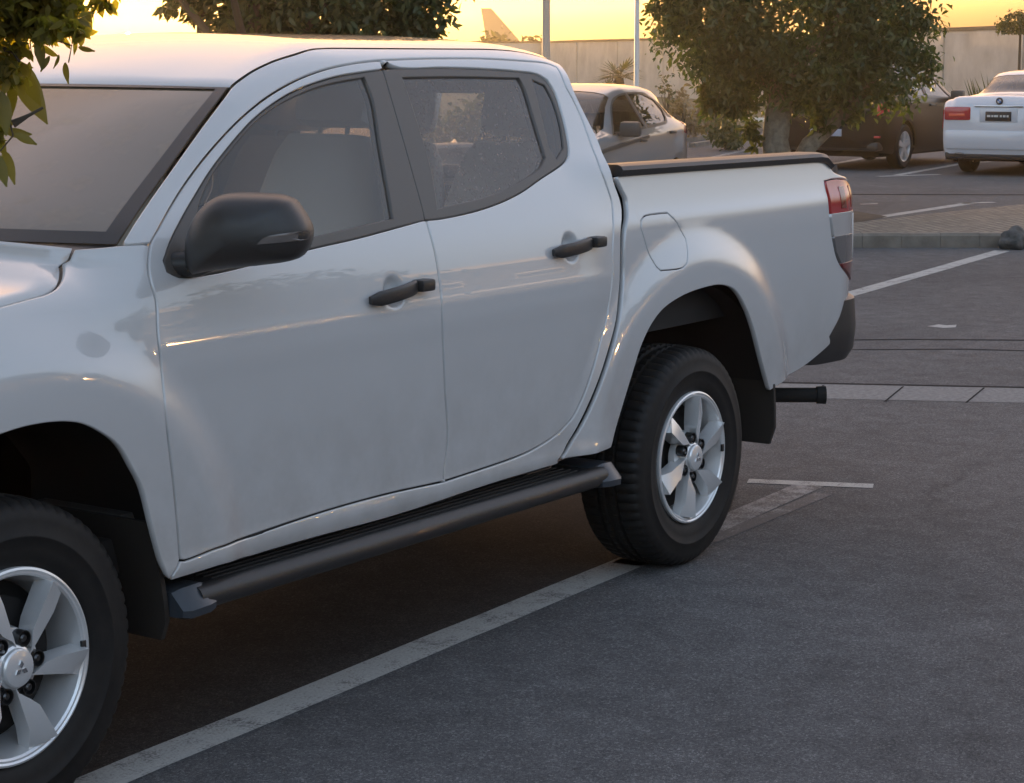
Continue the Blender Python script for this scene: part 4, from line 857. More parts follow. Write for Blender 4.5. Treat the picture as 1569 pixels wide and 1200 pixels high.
# far hills
hl = MB(); vs = []; fs = []
for k in range(30):
    px = 150+k*55; hgt = 26+20*math.sin(k*.37)+13*math.sin(k*.91+1)+7*math.sin(k*2.1); hgt = max(6, hgt)*.075+3.0
    p = away(px, 395); q2 = away(px, 425); vs += [p+Vector((0, 0, -5)), p+Vector((0, 0, hgt*.75)), q2+Vector((0, 0, hgt)), q2+Vector((0, 0, -5))]
for k in range(29): fs += [(k*4+i, k*4+i+1, k*4+5+i, k*4+4+i) for i in range(3)]
M['hill'] = mat('far_hill', (.16, .12, .09), 1); tag(hl.add(vs, fs).build('hills', M['hill']), None, None, None, 'structure')

# ------------------------------------------------------------------ perimeter wall, aeroplane, poles
M['wall'] = mat('perimeter_wall_render', (.42, .36, .29), .9); t = speckle(M['wall'], .9, (.43, .37, .30), (.60, .53, .44)); M['coping'] = mat('dark_coping', (.09, .075, .06), .9)
wl = empty('perimeter_wall'); tag(wl, 'long beige boundary wall with dark coping beyond the car park', 'wall')
wz, wa, wb = away(-900, 96), away(150, 112), away(830, 112); wc = away(1180, 82); wd_ = away(1700, 52)
def wallsec(a, b, h, th, m, nm, z0=0.0):
    d = (b-a).normalized(); q = Vector((-d.y, d.x, 0))*th/2; return MB().add([a-q+Vector((0, 0, z0)), b-q+Vector((0, 0, z0)), b+q+Vector((0, 0, z0)), a+q+Vector((0, 0, z0)), a-q+Vector((0, 0, h)), b-q+Vector((0, 0, h)), b+q+Vector((0, 0, h)), a+q+Vector((0, 0, h))], [(0, 1, 5, 4), (1, 2, 6, 5), (2, 3, 7, 6), (3, 0, 4, 7), (4, 5, 6, 7), (0, 3, 2, 1)])
for a, b in ((wz, wa), (wa, wb), (wb, wc), (wc, wd_)):
    o = wallsec(a, b, 2.50, .25, None, '').build('wall_section', M['wall'], wl, smooth=False); wallsec(a, b, 2.60, .34, None, '', 2.503).build('coping', M['coping'], o, smooth=False)
    L = (b-a).length; n = int(L/6); pb = MB(); d = (b-a).normalized()
    for k in range(1, n):
        p = a.lerp(b, k/n); q2 = Vector((-d.y, d.x, 0)); q2 = -q2 if q2.dot(FW) > 0 else q2; pb.add([p+q2*.127-d*.16, p+q2*.127+d*.16, p+q2*.175+d*.16, p+q2*.175-d*.16]+[v+Vector((0, 0, 2.45)) for v in (p+q2*.127-d*.16, p+q2*.127+d*.16, p+q2*.175+d*.16, p+q2*.175-d*.16)], [(0, 1, 5, 4), (1, 2, 6, 5), (2, 3, 7, 6), (3, 0, 4, 7), (4, 5, 6, 7)])
    if pb.v: pb.build('pilaster', M['wall'], o, smooth=False)
# aeroplane
M['plane'] = mat('aircraft_paint', (.10, .09, .085), .5)
ap_ = empty('airplane', away(770, 200)); tag(ap_, 'distant parked aeroplane whose swept tail fin rises over the wall', 'aeroplane')
Rp = RT.copy(); Fp = Vector((FW.x, FW.y, 0)).normalized(); pl0 = away(770, 200)
def pl(a, h, dpt=0.0): return Rp*a+Fp*dpt+Vector((0, 0, h))
k_ = 200/FOC
fin = [(738, 15), (753, 15), (757, 19), (795, 62), (800, 76), (748, 76)]
fv = []; c_ = [((x-770)*k_, 1.69+(90-y)*k_) for x, y in fin]
for th in (-.14, .14): fv += [pl(a, h, th) for a, h in c_]
n = len(c_); MB().add(fv, [tuple(range(n)), tuple(range(2*n-1, n-1, -1))]+[(i, (i+1) % n, n+(i+1) % n, n+i) for i in range(n)]).build('tail_fin', M['plane'], ap_, smooth=False)
MB().tube([pl(-2.6, 2.6), pl(-1.8, 2.5), pl(0, 2.3), pl(3.6, 2.0), pl(15, 1.9), pl(17, 1.8), pl(18.5, 1.7)], [.15, .3, .6, .88, .9, .7, .2], 20).build('fuselage', M['plane'], ap_)
tpv = [(-2.2, 2.6, 3), (-1.6, 2.6, 3), (.4, 2.5, .4), (-1.5, 2.5, .4)]
for sg in (-1, 1):
    vs = [pl(p, q, r_*sg) for p, q, r_ in tpv]+[pl(p, q+.12, r_*sg) for p, q, r_ in tpv]
    MB().add(vs, [(0, 1, 2, 3), (4, 5, 6, 7), (0, 1, 5, 4), (1, 2, 6, 5), (2, 3, 7, 6), (3, 0, 4, 7)]).build('tailplane', M['plane'], ap_, smooth=False)
M['pole'] = mat('pole_paint', (.42, .36, .30), .6); M['pole_w'] = mat('white_pole_paint', (.66, .64, .60), .5)
def lamp_post(px, d, r, h, m, label):
    o = empty('lamp_post', away(px, d)); tag(o, label, 'lamp post')
    MB().tube([(0, 0, 0), (0, 0, .25)], r*2.2, 12).build('base', m, o); MB().tube([(0, 0, .25), (0, 0, h)], [r*1.05, r*.85], 14).build('pole', m, o)
    MB().tube([(0, 0, h), (.4, -.3, h+.25), (1.1, -.8, h+.3)], .04, 8).build('arm', m, o); MB().box((.9, -1.15, h+.24), (1.5, -.6, h+.34), .03).build('lamp_head', m, o)
lamp_post(835.5, 40, .075, 7, M['pole'], 'thick brown grey lamp post rising behind the truck roof')
lamp_post(971, 32, .038, 5, M['pole_w'], 'thin white lamp post between the silver hatchback and the tree')

# ------------------------------------------------------------------ trees and plants
def leaf_mesh(name, pos, size, m, parent, normal_bias=.3, curl=.25, tip=None, aspect=.42, jitter=.35):
    pos = np.asarray(pos, float); n = len(pos)
    d = rng.normal(size=(n, 3)); d[:, 2] -= .55
    if tip is not None: d = np.asarray(tip, float)+rng.normal(size=(n, 3))*jitter
    d /= np.linalg.norm(d, axis=1)[:, None]
    up = rng.normal(size=(n, 3)); up[:, 2] += normal_bias*3
    s = np.cross(d, up); s /= np.linalg.norm(s, axis=1)[:, None]+1e-9; nn = np.cross(s, d)
    L = size*(.7+.6*rng.random(n))[:, None]; W_ = L*aspect*.5
    p0 = pos; a = pos+d*L*.30; b = pos+d*L*.68-nn*L*curl*.25; c = pos+d*L-nn*L*curl*.7
    f = nn*W_*.35
    V = np.stack([p0, a+s*W_*.95+f, a, a-s*W_*.95+f, b+s*W_*.78+f*.6, b, b-s*W_*.78+f*.6, c], 1).reshape(-1, 3)
    base = (np.arange(n)*8)[:, None]
    quad = [(0, 2, 1, 1), (0, 3, 2, 2)]
    F4 = np.concatenate([base+np.array([[1, 2, 5, 4]]), base+np.array([[2, 3, 6, 5]])], 0); F3 = np.concatenate([base+np.array([[0, 2, 1]]), base+np.array([[0, 3, 2]]), base+np.array([[4, 5, 7]]), base+np.array([[5, 6, 7]])], 0)
    me = bpy.data.meshes.new(name); me.from_pydata(V.tolist(), [], F4.tolist()+F3.tolist()); me.materials.append(m); me.polygons.foreach_set('use_smooth', [True]*len(me.polygons)); me.update()
    return link(bpy.data.objects.new(name, me), parent)
M['leaf'] = leaf_mat('ficus_leaf', (.036, .055, .020), (.088, .112, .040), .32)
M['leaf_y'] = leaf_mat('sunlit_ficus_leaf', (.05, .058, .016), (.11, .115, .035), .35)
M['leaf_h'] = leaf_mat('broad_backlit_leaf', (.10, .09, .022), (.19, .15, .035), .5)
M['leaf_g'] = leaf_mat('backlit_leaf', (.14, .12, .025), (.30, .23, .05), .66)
M['leaf_far'] = leaf_mat('far_leaf', (.035, .045, .018), (.08, .085, .03), .3)
M['dry'] = leaf_mat('dry_shrub_leaf', (.16, .11, .08), (.24, .18, .13), .3)
M['bark'] = mat('pale_bark', (.17, .14, .10), .9); t = speckle(M['bark'], 14, (.10, .085, .06), (.24, .20, .145)); bump(M['bark'], t.outputs[0], .5, .02)
M['bark_d'] = mat('dark_bark', (.07, .055, .04), .9)
def blob_points(blobs, n, shell=.55):
    """leaf positions in many small clumps spread through a set of ellipsoids"""
    w_ = np.array([b[3]*b[4]*b[5] for b in blobs])**.75; w_ /= w_.sum(); out = []
    for b, q in zip(blobs, w_):
        k = int(n*q); nc = max(4, k//38); u = rng.normal(size=(nc, 3)); u /= np.linalg.norm(u, axis=1)[:, None]; r = (shell+(1-shell)*rng.random(nc)**.6)[:, None]*(1+.10*rng.normal(size=(nc, 1)))
        c = np.array(b[:3])+u*r*np.array(b[3:6]); idx = rng.integers(0, nc, k); sz = np.array(b[3:6]).mean()*.17
        out.append(c[idx]+rng.normal(size=(k, 3))*sz)
    return np.concatenate(out)
# main tree on the island: blobs given as pixel centre, depth and pixel radii
TD = 23.0
def pb(px, py, rx, ry, d=TD, rd=None):
    c = at(px, py, d); k = d/FOC; return (c.x, c.y, c.z, rx*k*.92, rx*k*.92, ry*k)
t1 = empty('ficus_tree', ground(1192, 90+1.69*FOC/TD)); tag(t1, 'dense dark green ficus tree with forked pale trunk behind the truck bed', 'tree')
blobs = [pb(1205, 30, 165, 95), pb(1090, 35, 95, 75), pb(1340, 45, 105, 85), pb(1225, 112, 130, 50), pb(1120, 110, 75, 52), pb(1350, 110, 80, 58), pb(1105, 150, 42, 36), pb(1180, -120, 190, 100), pb(1320, -100, 140, 100), pb(1060, 20, 60, 40), pb(1400, 70, 48, 62), pb(1260, 150, 70, 25), pb(1020, 8, 45, 25)]
base1 = t1.location.copy()
pts = blob_points(blobs, 38000, .45)-np.array(base1); leaf_mesh('crown', pts, .082, M['leaf'], t1)
for q, k in ((pb(1075, 148, 24, 22), 150), (pb(1150, 192, 14, 22), 90), (pb(1140, 165, 30, 22), 150), (pb(1300, 175, 28, 16), 130), (pb(1262, 190, 16, 18), 80), (pb(1355, 140, 30, 14), 100), (pb(1158, 214, 8, 14), 40)):
    leaf_mesh('low_shoot', blob_points([q], k, .2)-np.array(base1), .10, M['leaf_y'], t1)
def limb(pts, r, parent, name='trunk', m='bark', ref=None, d=TD):
    P = [at(x, y, d+o)-(ref if ref is not None else base1) for x, y, o in pts]; return MB().tube(P, r, 12).build(name, M[m], parent)
gy = 90+1.69*FOC/TD
limb([(1196, gy+4, 0), (1192, 250, 0), (1188, 215, 0), (1192, 180, 0), (1200, 130, .1), (1215, 80, .2)], [.20, .16, .145, .15, .12, .06], t1)
limb([(1205, gy+4, .1), (1222, 258, .1), (1240, 222, .1), (1275, 190, .1), (1310, 155, .0), (1345, 110, 0)], [.17, .12, .10, .085, .08, .04], t1, 'limb')
limb([(1195, 150, 0), (1160, 110, .1), (1110, 60, .2)], [.08, .06, .03], t1, 'limb'); limb([(1200, 140, 0), (1230, 90, -.2), (1290, 20, -.2)], [.08, .06, .03], t1, 'limb')
# tree behind the roof
def round_tree(name, label, blobs, n, size, d, trunk, m='leaf', base_px=None, r0=.12, shell=.5):
    b0 = away(base_px, d); t = empty('ficus_tree' if name is None else name, b0); tag(t, label, 'tree', 'trees of the car park')
    leaf_mesh('crown', blob_points(blobs, n, shell)-np.array(b0), size, M[m], t)
    MB().tube([(0, 0, 0), (.02, 0, trunk*.5), (.05, .03, trunk), (.0, .0, trunk+.8)], [r0*1.2, r0, r0*.9, r0*.5], 12).build('trunk', M['bark_d'], t)
    for k in range(4):
        a = k*1.6+.4; MB().tube([(.04, .02, trunk*.92), (math.cos(a)*.5, math.sin(a)*.5, trunk+.45), (math.cos(a)*.9, math.sin(a)*.9, trunk+.95)], [r0*.6, r0*.4, r0*.2], 8).build('limb', M['bark_d'], t)
    return t
D2 = 19.0
B2 = [pb(470, 5, 130, 62, D2), pb(340, -5, 75, 42, D2), pb(610, 0, 85, 55, D2), pb(650, 22, 48, 34, D2), pb(430, -90, 190, 90, D2), pb(600, -90, 130, 80, D2), pb(420, 40, 85, 32, D2), pb(560, 35, 95, 35, D2), pb(290, 8, 42, 22, D2), pb(330, 22, 50, 24, D2)]
t2 = round_tree(None, 'dark leafy tree rising directly behind the truck roof', B2, 15000, .10, D2, 1.55, base_px=400, r0=.09)
MB().tube([at(306, 90, D2)-t2.location, at(305, 40, D2)-t2.location, at(312, 18, D2)-t2.location], [.03, .022, .015], 8).build('limb', M['bark_d'], t2)
# near branch hanging in at the top left, trunk beyond the frame
D3 = 4.35; b3 = away(-330, 4.6); t3 = empty('ficus_tree', b3); tag(t3, 'leafy branch of a near tree hanging over the windshield, backlit by the sunset', 'tree', 'trees of the car park')
def blobs3(L): return [pb(x, y, rx, ry, D3+o) for x, y, rx, ry, o in L]
B3 = blobs3([(-40, 10, 120, 62, 0), (70, 8, 68, 40, .0), (120, 6, 48, 26, .1), (30, 52, 60, 38, .1), (95, 45, 44, 22, -.1), (-60, 110, 75, 70, 0), (-150, 60, 130, 130, 0), (-150, -120, 230, 120, 0), (80, -70, 110, 60, 0), (-20, 120, 42, 44, .05), (-30, 200, 40, 60, .1)])
leaf_mesh('crown', blob_points(B3, 9000, .3)-np.array(b3), .034, M['leaf_g'], t3, aspect=.5)
sp = [((28, 92), (66, 190), .30), ((34, 110), (62, 160), .2), ((22, 205), (58, 222), 0), ((8, 200), (48, 208), .1), ((5, 230), (24, 282), .1), ((-2, 236), (8, 290), -.1), ((100, 96), (103, 128), .1), ((60, 60), (64, 108), 0), ((15, 120), (22, 178), .1), ((2, 140), (12, 210), .0), ((120, 72), (146, 80), .0), ((76, 86), (62, 110), .0), ((45, 95), (40, 132), .1), ((-12, 190), (8, 240), .2), ((90, 84), (84, 106), 0)]
pp = []; tt = []; ss = []
def big_leaf(p, q, m, parent, wd):
    ax = q-p; L = ax.length; ax.normalize(); s_ = ax.cross(FW).normalized(); rot = Matrix.Rotation(random.uniform(-.7, .7), 3, ax); s_ = rot @ s_; nn = s_.cross(ax); vs = []; fs = []
    for i in range(8):
        t = i/7; w_ = wd*L*math.sin(math.pi*min(1, .06+t*.94)**.85)**.9*.5 if 0 < i < 7 else .0015; c = p+ax*L*t+nn*L*(-.14*t*t)
        vs += [c+s_*w_+nn*w_*.3, c, c-s_*w_+nn*w_*.3]
    for i in range(7): fs += [(i*3+k, i*3+k+1, i*3+4+k, i*3+3+k) for k in range(2)]
    return vs, fs
for a, b, o in sp:
    bl = MB(); v, f = big_leaf(at(*a, D3+o)-b3, at(*b, D3+o*1.2)-b3, None, None, random.uniform(.30, .42)); bl.add(v, f); bl.build('hanging_leaf', M['leaf_h'], t3)
tw = MB()
for L in ([(-340, 60), (-150, 20), (20, 40), (110, 70), (105, 96)], [(-200, 60), (-40, 110), (10, 165), (20, 208), (0, 232)], [(-40, 60), (20, 80), (30, 95)], [(20, 190), (42, 178), (66, 165)]):
    tw.tube([at(x, y, D3+.05)-b3 for x, y in L], [.009/(1+i*1.2) for i in range(len(L))], 8)
tw.build('twig', M['bark_d'], t3)
MB().tube([(0, 0, 0), (.03, 0, .8), (.0, .05, 1.5), at(-330, 20, 4.55)-b3, at(-250, -60, 4.5)-b3], [.13, .11, .10, .07, .04], 12).build('trunk', M['bark'], t3)

for k, (px, dd) in enumerate(((-420, 17), (-210, 17.5), (0, 18), (200, 18), (390, 18.5), (580, 19), (760, 20))):  # unseen hedges with solid cores, added to keep low sun off the ground
    o = empty('hedge', away(px, dd)); tag(o, 'unseen hedge added on the far side of the truck to block the low sun', 'hedge', 'added hedge row blocking the sun')
    leaf_mesh('foliage', blob_points([(0, 0, .40, .72, .42, .42), (.3, .0, .85, .50, .40, .46), (-.3, 0, .85, .50, .40, .46)], 3800, .6), .12, M['leaf_far'], o); MB().box((-.42, -.16, .0), (.42, .16, .98), .10).build('blocker_core', M['bark_d'], o)
for k, px in enumerate((700, 800, 900, 1000, 1100)):  # lower ones added out of sight to stop sun streaks on the asphalt
    o = empty('hedge', away(px, 15.5)); tag(o, 'unseen hedge added on the far side of the truck to block the low sun', 'hedge', 'added hedge row blocking the sun')
    leaf_mesh('foliage', blob_points([(0, 0, .3, .38, .32, .32)], 1300, .6), .09, M['leaf_far'], o); MB().box((-.2, -.13, .0), (.2, .13, .42), .08).build('blocker_core', M['bark_d'], o)
def palm(px, d, h, label, fr=16, fl=.8, stems=1):
    o = empty('palm_tree', away(px, d)); tag(o, label, 'palm tree')
    MB().tube([(0, 0, 0), (0, 0, h*.5), (.03, 0, h)], [.17, .22, .12], 10).build('trunk', M['bark_d'], o); b = MB()
    for k in range(fr):
        a = 2*math.pi*k/fr+random.uniform(-.2, .2); el = random.uniform(.1, 1.1); d0 = Vector((math.cos(a)*math.cos(el), math.sin(a)*math.cos(el), math.sin(el))); s_ = d0.cross(Vector((0, 0, 1))).normalized()
        for j in range(11):
            t = (j-5)/5; q = (d0*fl*(1-.35*t*t)+s_*fl*.75*t); p = Vector((.03, 0, h)); mid = p+d0*fl*.35; e = p+q+Vector((0, 0, -.22*fl*(.4+abs(t)))); b.add([mid-s_*.012, mid+s_*.012, (mid+e)/2+s_*.03, e, (mid+e)/2-s_*.03], [(0, 1, 2, 3, 4)])
        b.tube([(.03, 0, h), tuple(Vector((.03, 0, h))+d0*fl*.36)], .012, 5)
    b.build('crown', M['leaf_far'], o, smooth=False)
palm(944, 58, 1.18, 'small fan palm in front of the pale wall, right of the pole')
palm(926, 60, .72, 'lower fan palm standing left of the taller palm', 14, .62)
def bush(px, d, w_, h, n, label, m='leaf_far', size=.16, zc=None, name='shrub', cat='shrub', group=None):
    o = empty(name, away(px, d)); tag(o, label, cat, group); k = []
    for i in range(5): k.append((random.uniform(-.5, .5)*w_, random.uniform(-.3, .3)*w_*.6, h*random.uniform(.4, .62), w_*.32, w_*.3, h*.42))
    leaf_mesh('foliage', blob_points(k, n, .3), size, M[m], o); b = MB()
    for i in range(6): b.tube([(random.uniform(-.1, .1), random.uniform(-.1, .1), 0), (k[i % 5][0], k[i % 5][1], k[i % 5][2])], [.03, .01], 5)
    b.build('stem', M['bark_d'], o); return o
bush(1040, 44, 1.5, 1.0, 900, 'pinkish dry bush behind the silver hatchback', 'dry', .13)
bush(1085, 46, 1.3, .85, 700, 'low dry bush right of the pinkish one', 'dry', .13)
bush(1110, 40, 1.3, .6, 600, 'low green bush under the tree left side', 'leaf_far', .12)
bush(1428, 47, 1.4, .68, 800, 'clipped green hedge left of the white saloon', 'leaf_far', .12, name='hedge', cat='hedge')
bush(1462, 47.5, 1.0, .62, 500, 'short hedge end touching the saloon roof line', 'leaf_far', .12, name='hedge', cat='hedge')
bush(775, 125, 3.6, 3.5, 700, 'round dark bush below the aeroplane tail', 'leaf_far', .5)
bush(812, 120, 2.6, 2.75, 400, 'smaller dark bush left of the thick lamp post', 'leaf_far', .45)
bush(722, 120, 2.2, 3.0, 350, 'brownish bush beside the tree behind the roof', 'dry', .45)
bush(1016, 60, .45, 1.5, 130, 'thin upright plant against the pale wall', 'leaf_far', .14)
for px, d, hh, lab in ((1492, 42, 1.25, 'spiky yucca with long blades left of the topiary'), (1512, 43, 1.35, 'taller spiky yucca close to the topiary trunk')):
    o = empty('yucca', away(px, d)); tag(o, lab, 'yucca'); b = MB()
    for k in range(34):
        a = random.uniform(0, 6.28); el = random.uniform(.65, 1.45); d0 = Vector((math.cos(a)*math.cos(el), math.sin(a)*math.cos(el), math.sin(el))); s_ = d0.cross(Vector((.3, .2, 1))).normalized()*.028; p = Vector((0, 0, .25)); L = hh*random.uniform(.65, .95)
        b.add([p-s_, p+s_, p+d0*L*.6+s_*.8, p+d0*L, p+d0*L*.6-s_*.8], [(0, 1, 2, 3, 4)])
    b.tube([(0, 0, 0), (0, 0, .35)], .09, 8); b.build('blade_cluster', M['leaf_far'], o, smooth=False)
o = empty('topiary_tree', away(1543, 44)); tag(o, 'umbrella shaped topiary tree on a thin trunk at the right', 'tree'); z0 = 1.69+(90-46)*44/FOC
leaf_mesh('crown', [p for p in blob_points([(0, 0, z0-.02, .42, .42, .36)], 2600, .6) if p[2] > z0-.06], .085, M['leaf_far'], o); MB().tube([(0, 0, 0), (.01, 0, 1), (0, 0, z0+.1)], [.045, .035, .025], 8).build('trunk', M['bark_d'], o)

# ------------------------------------------------------------------ the other parked cars
M['glass_car'] = glass_mat('car_glass', (.42, .45, .44), 1.0, film=.05); M['glass_dark'] = glass_mat('privacy_glass', (.10, .11, .11), 1.0, film=.03)
def car_paint(name, col, metal=.0): return mat(name, col, .33, metal, 1.0)
def parked_car(label, loc, rz, L, Wd, prof, paint, sidewin, front, back, wheels, wr, glass='glass_car', cat='car', handles=(), mirror_x=None, tail=None, plate=None, plate_m=None, emblem=False, badge_z=0, exhausts=True):
    """prof: stations (x, lowest z, shoulder z, top z, half width, roof half width), nose at x=0"""
    root = empty('parked_car', loc, rz); tag(root, label, cat)
    fs = [_pchip([p[0] for p in prof], [p[i] for p in prof]) for i in range(1, 6)]
    X0, X1 = prof[0][0], prof[-1][0]
    def S_(x, v, off=0.0):
        zl, zb, zt, hw, rw = [f(min(max(x, X0), X1)) for f in fs]; a = abs(v)
        K = [0, .10, .20, .26, .30, .52, .58, .72, .86, 1.0]
        ys = [0, rw*.62, rw*.93, rw*1.0, rw*1.03, hw*.965, hw*.992, hw, hw*.985, hw*.93]
        zs = [zt, zt-.012, zt-.045, zt-.085, zt-.125, zb, zb-.07, zl+(zb-zl)*.52, zl+(zb-zl)*.2, zl]
        if zt-zb < .22: zs[2:5] = [zt-(zt-zb)*k for k in (.25, .45, .62)]
        i = 0
        while i < 8 and a > K[i+1]: i += 1
        t = (a-K[i])/(K[i+1]-K[i]); 
        def cr(A):
            p0, p1, p2, p3 = A[max(0, i-1)], A[i], A[i+1], A[min(9, i+2)]
            if i == 0: p0 = p2 if A is zs else -p2
            m1 = (p2-p0)/2; m2 = (p3-p1)/2; m1 = max(min(m1, 3*abs(p2-p1)), -3*abs(p2-p1)); m2 = max(min(m2, 3*abs(p2-p1)), -3*abs(p2-p1))
            return (2*t**3-3*t*t+1)*p1+(t**3-2*t*t+t)*m1+(3*t*t-2*t**3)*p2+(t**3-t*t)*m2
        return Vector((x, math.copysign(cr(ys), v) if a > 1e-9 else 0.0, cr(zs)))
    def fn(x, v, off=0.0):
        e = .004; p = S_(x, v); dx = S_(x+e, v)-S_(x-e, v) if X0+e < x < X1-e else S_(min(x+e, X1), v)-S_(max(x-e, X0), v); dv = S_(x, v+e)-S_(x, v-e); n = dx.cross(dv); n = n.normalized() if n.length > 1e-12 else Vector((0, 0, 1))
        if n.dot(Vector((0, p.y, p.z-.6))) < 0: n = -n
        return tuple(p+n*off), tuple(n)
    holes = []
    for w_ in sidewin: holes += [w_, [(x, -v) for x, v in w_]]
    scr = [front, back]
    # shell as a grid with window holes and wheel arches cut
    o = [(X0, -1), (X1, -1), (X1, 1), (X0, 1)]
    def dens(p, st):
        q = []
        for i in range(len(p)):
            a, b = Vector(p[i]), Vector(p[(i+1) % len(p)]); k = max(1, int((b-a).length/st)); q += [tuple(a.lerp(b, j/k)) for j in range(k)]
        return q
    V = []; E = []
    def loop(p, close=True):
        n0 = len(V); V.extend(p); m = len(p); E.extend([(n0+i, n0+(i+1) % m) for i in range(m if close else m-1)])
    loop(dens(o, .05)); H = [curve(h, .04) for h in holes]+[curve(h, .06, corner=20) for h in scr]
    for h in H: loop(h)
    arch = []
    for wx in wheels:
        for sg in (1, -1):
            c = []
            for k in range(25):
                a = math.pi*(k/24); x = wx+(wr+.055)*math.cos(a); z = wr*.98+(wr+.055)*math.sin(a); lo, hi = .5, .9995
                for _ in range(26):
                    md = (lo+hi)/2
                    if S_(x, md).z > z: lo = md
                    else: hi = md
                if lo < .999: c.append((x, sg*lo))
            if len(c) > 3: loop(c, False)
            arch.append((wx, sg))
    bnd = np.array(V)
    for i in range(int((X1-X0)/.06)):
        for j in range(46):
            q = (X0+.03+.06*i, -1+.0435*j+.02)
            if q[1] < 1 and ((bnd-np.array(q))**2).sum(1).min() > .0004: V.append(q)
    r = delaunay_2d_cdt([Vector(v) for v in V], E, [], 0, 1e-6); v2 = [(v.x, v.y) for v in r[0]]; tri = []
    for t in r[2]:
        c = (sum(v2[i][0] for i in t)/3, sum(v2[i][1] for i in t)/3)
        if any(inside(c, h) for h in H): continue
        p = S_(*c)
        if abs(c[1]) > .5 and any(math.hypot(p.x-wx, p.z-wr*.98) < wr+.053 for wx in wheels): continue
        tri.append(tuple(t) if area([v2[i] for i in t]) < 0 else tuple(t[::-1]))
    P = [fn(*q) for q in v2]; ctr = [0, 0, .6]
    body = mesh('body', [p[0] for p in P], tri, paint, root)
    # close nose and tail
    for xx, nm in ((X0, 'nose'), (X1, 'rear_panel')):
        ring = [S_(xx, -1+2*k/40) for k in range(41)]; c = Vector((xx+(.0 if xx == X0 else .0), 0, (fs[0](xx)+fs[1](xx))/2))
        ins = [c+(p-c)*.86+Vector((-.03 if xx == X0 else .025, 0, 0)) for p in ring]
        vs = ring+ins+[c+Vector((-.04 if xx == X0 else .03, 0, 0))]; n = len(ring)
        f = [(k, (k+1) % n, n+(k+1) % n, n+k) for k in range(n)]+[(n+k, n+(k+1) % n, 2*n) for k in range(n)]
        MB().add(vs, f).build(nm, paint, root)
    gm = M[glass]
    for h in holes: panel('window', h, gm, root, fn=fn, off=-.006, gap=-.006, lip=.001, depth=.002, grid=.08, step=.05)
    panel('windshield', front, gm, root, fn=fn, off=-.004, gap=-.006, lip=.001, depth=.002, grid=.1, step=.06); panel('rear_window', back, M['glass_dark'] if glass == 'glass_dark' else gm, root, fn=fn, off=-.004, gap=-.006, lip=.001, depth=.002, grid=.1, step=.06)
    for h in holes:                                         # black surrounds
        q = curve(h, .04); q = q if area(q) > 0 else q[::-1]; ou = inset(q, -.022); k = len(q); vs = [fn(*p, .004)[0] for p in q]+[fn(*p, .004)[0] for p in ou]
        MB().add(vs, [(i, (i+1) % k, k+(i+1) % k, k+i) for i in range(k)]).build('window_trim', M['trim'], root)
    it = MB(); zb = fs[1](L*.5); it.box((L*.22, -Wd*.42, .3), (L*.86, Wd*.42, zb-.12), .05)
    for sx in (L*.42, L*.66):
        for sy in (-.36, .36): it.box((sx, sy-.22, .5), (sx+.14, sy+.22, zb+.02), .05); it.box((sx+.06, sy-.12, zb+.05), (sx+.15, sy+.12, zb+.20), .04)
    it.build('seat_set', M['dash'], root)
    un = MB().box((.35, -Wd*.40, .20), (L-.35, Wd*.40, .42)); un.build('underbody', M['dark'], root)
    for wx in wheels:
        for sg in (-1, 1):
            yo = Wd/2-.03; wh = tag(empty('wheel', (wx, sg*yo, wr)), None); wh.parent = root; T = MB(); R_ = MB()
            pr = [(wr*.66, -.012), (wr*.72, 0), (wr*.88, .002), (wr*.97, -.02), (wr, -.05), (wr, -.16), (wr*.95, -.19), (wr*.6, -.19)]
            T.lathe([(r_, y*sg) for r_, y in pr], 40); T.build('tyre', M['rubber'], wh)
            R_.lathe([(wr*.67, -.010*sg), (wr*.63, -.014*sg), (wr*.60, -.05*sg), (wr*.58, -.14*sg)], 40); R_.lathe([(0, -.012*sg), (wr*.16, -.014*sg), (wr*.18, -.04*sg)], 20)
            for k in range(5):
                a = 2*math.pi*k/5+.3; ca, sa = math.cos(a), math.sin(a); tn = (-sa, ca); v = []
                for rr, ww in ((wr*.12, .035), (wr*.63, .045)):
                    for e in (-1, 1): v.append((rr*ca+tn[0]*ww*e, -.012*sg-(0 if rr > .2 else .006)*sg, rr*sa+tn[1]*ww*e))
                v += [(p[0], p[1]-.05*sg, p[2]) for p in v]; R_.add(v, [(0, 1, 3, 2), (0, 2, 6, 4), (1, 5, 7, 3)])
            R_.build('rim', M['alloy'], wh); MB().lathe([(0, -.10*sg), (wr*.6, -.10*sg)], 30).build('brake_disc', M['dark'], wh)
            vs = []; f = []
            for k in range(17):
                a = math.pi*k/16
                for yy in (Wd/2-.05, Wd/2-.30): vs.append((wx+(wr+.07)*math.cos(a), sg*yy, wr+(wr+.07)*math.sin(a)))
            f = [(k*2, k*2+1, k*2+3, k*2+2) for k in range(16)]; MB().add(vs, f).build('wheel_well', M['dark'], root)
    for hx, hv in handles:
        for sg in (-1, 1):
            p, n = fn(hx, sg*hv, .012); p = Vector(p); MB().box((p.x-.09, p.y-.018, p.z-.016), (p.x+.09, p.y+.018, p.z+.016), .010).build('door_handle', M['trim'], root)
    if mirror_x:
        for sg in (-1, 1):
            p, n = fn(mirror_x, sg*.50, .0); p = Vector(p); b = MB().box((p.x-.07, p.y+sg*.03 if sg > 0 else p.y-.25, p.z-.03), (p.x+.05, p.y+.25 if sg > 0 else p.y-.03, p.z+.13), .045); b.box((p.x-.03, min(p.y-sg*.05, p.y+sg*.08), p.z-.02), (p.x+.03, max(p.y-sg*.05, p.y+sg*.08), p.z+.02), .008); b.build('side_mirror', M['trim'] , root)
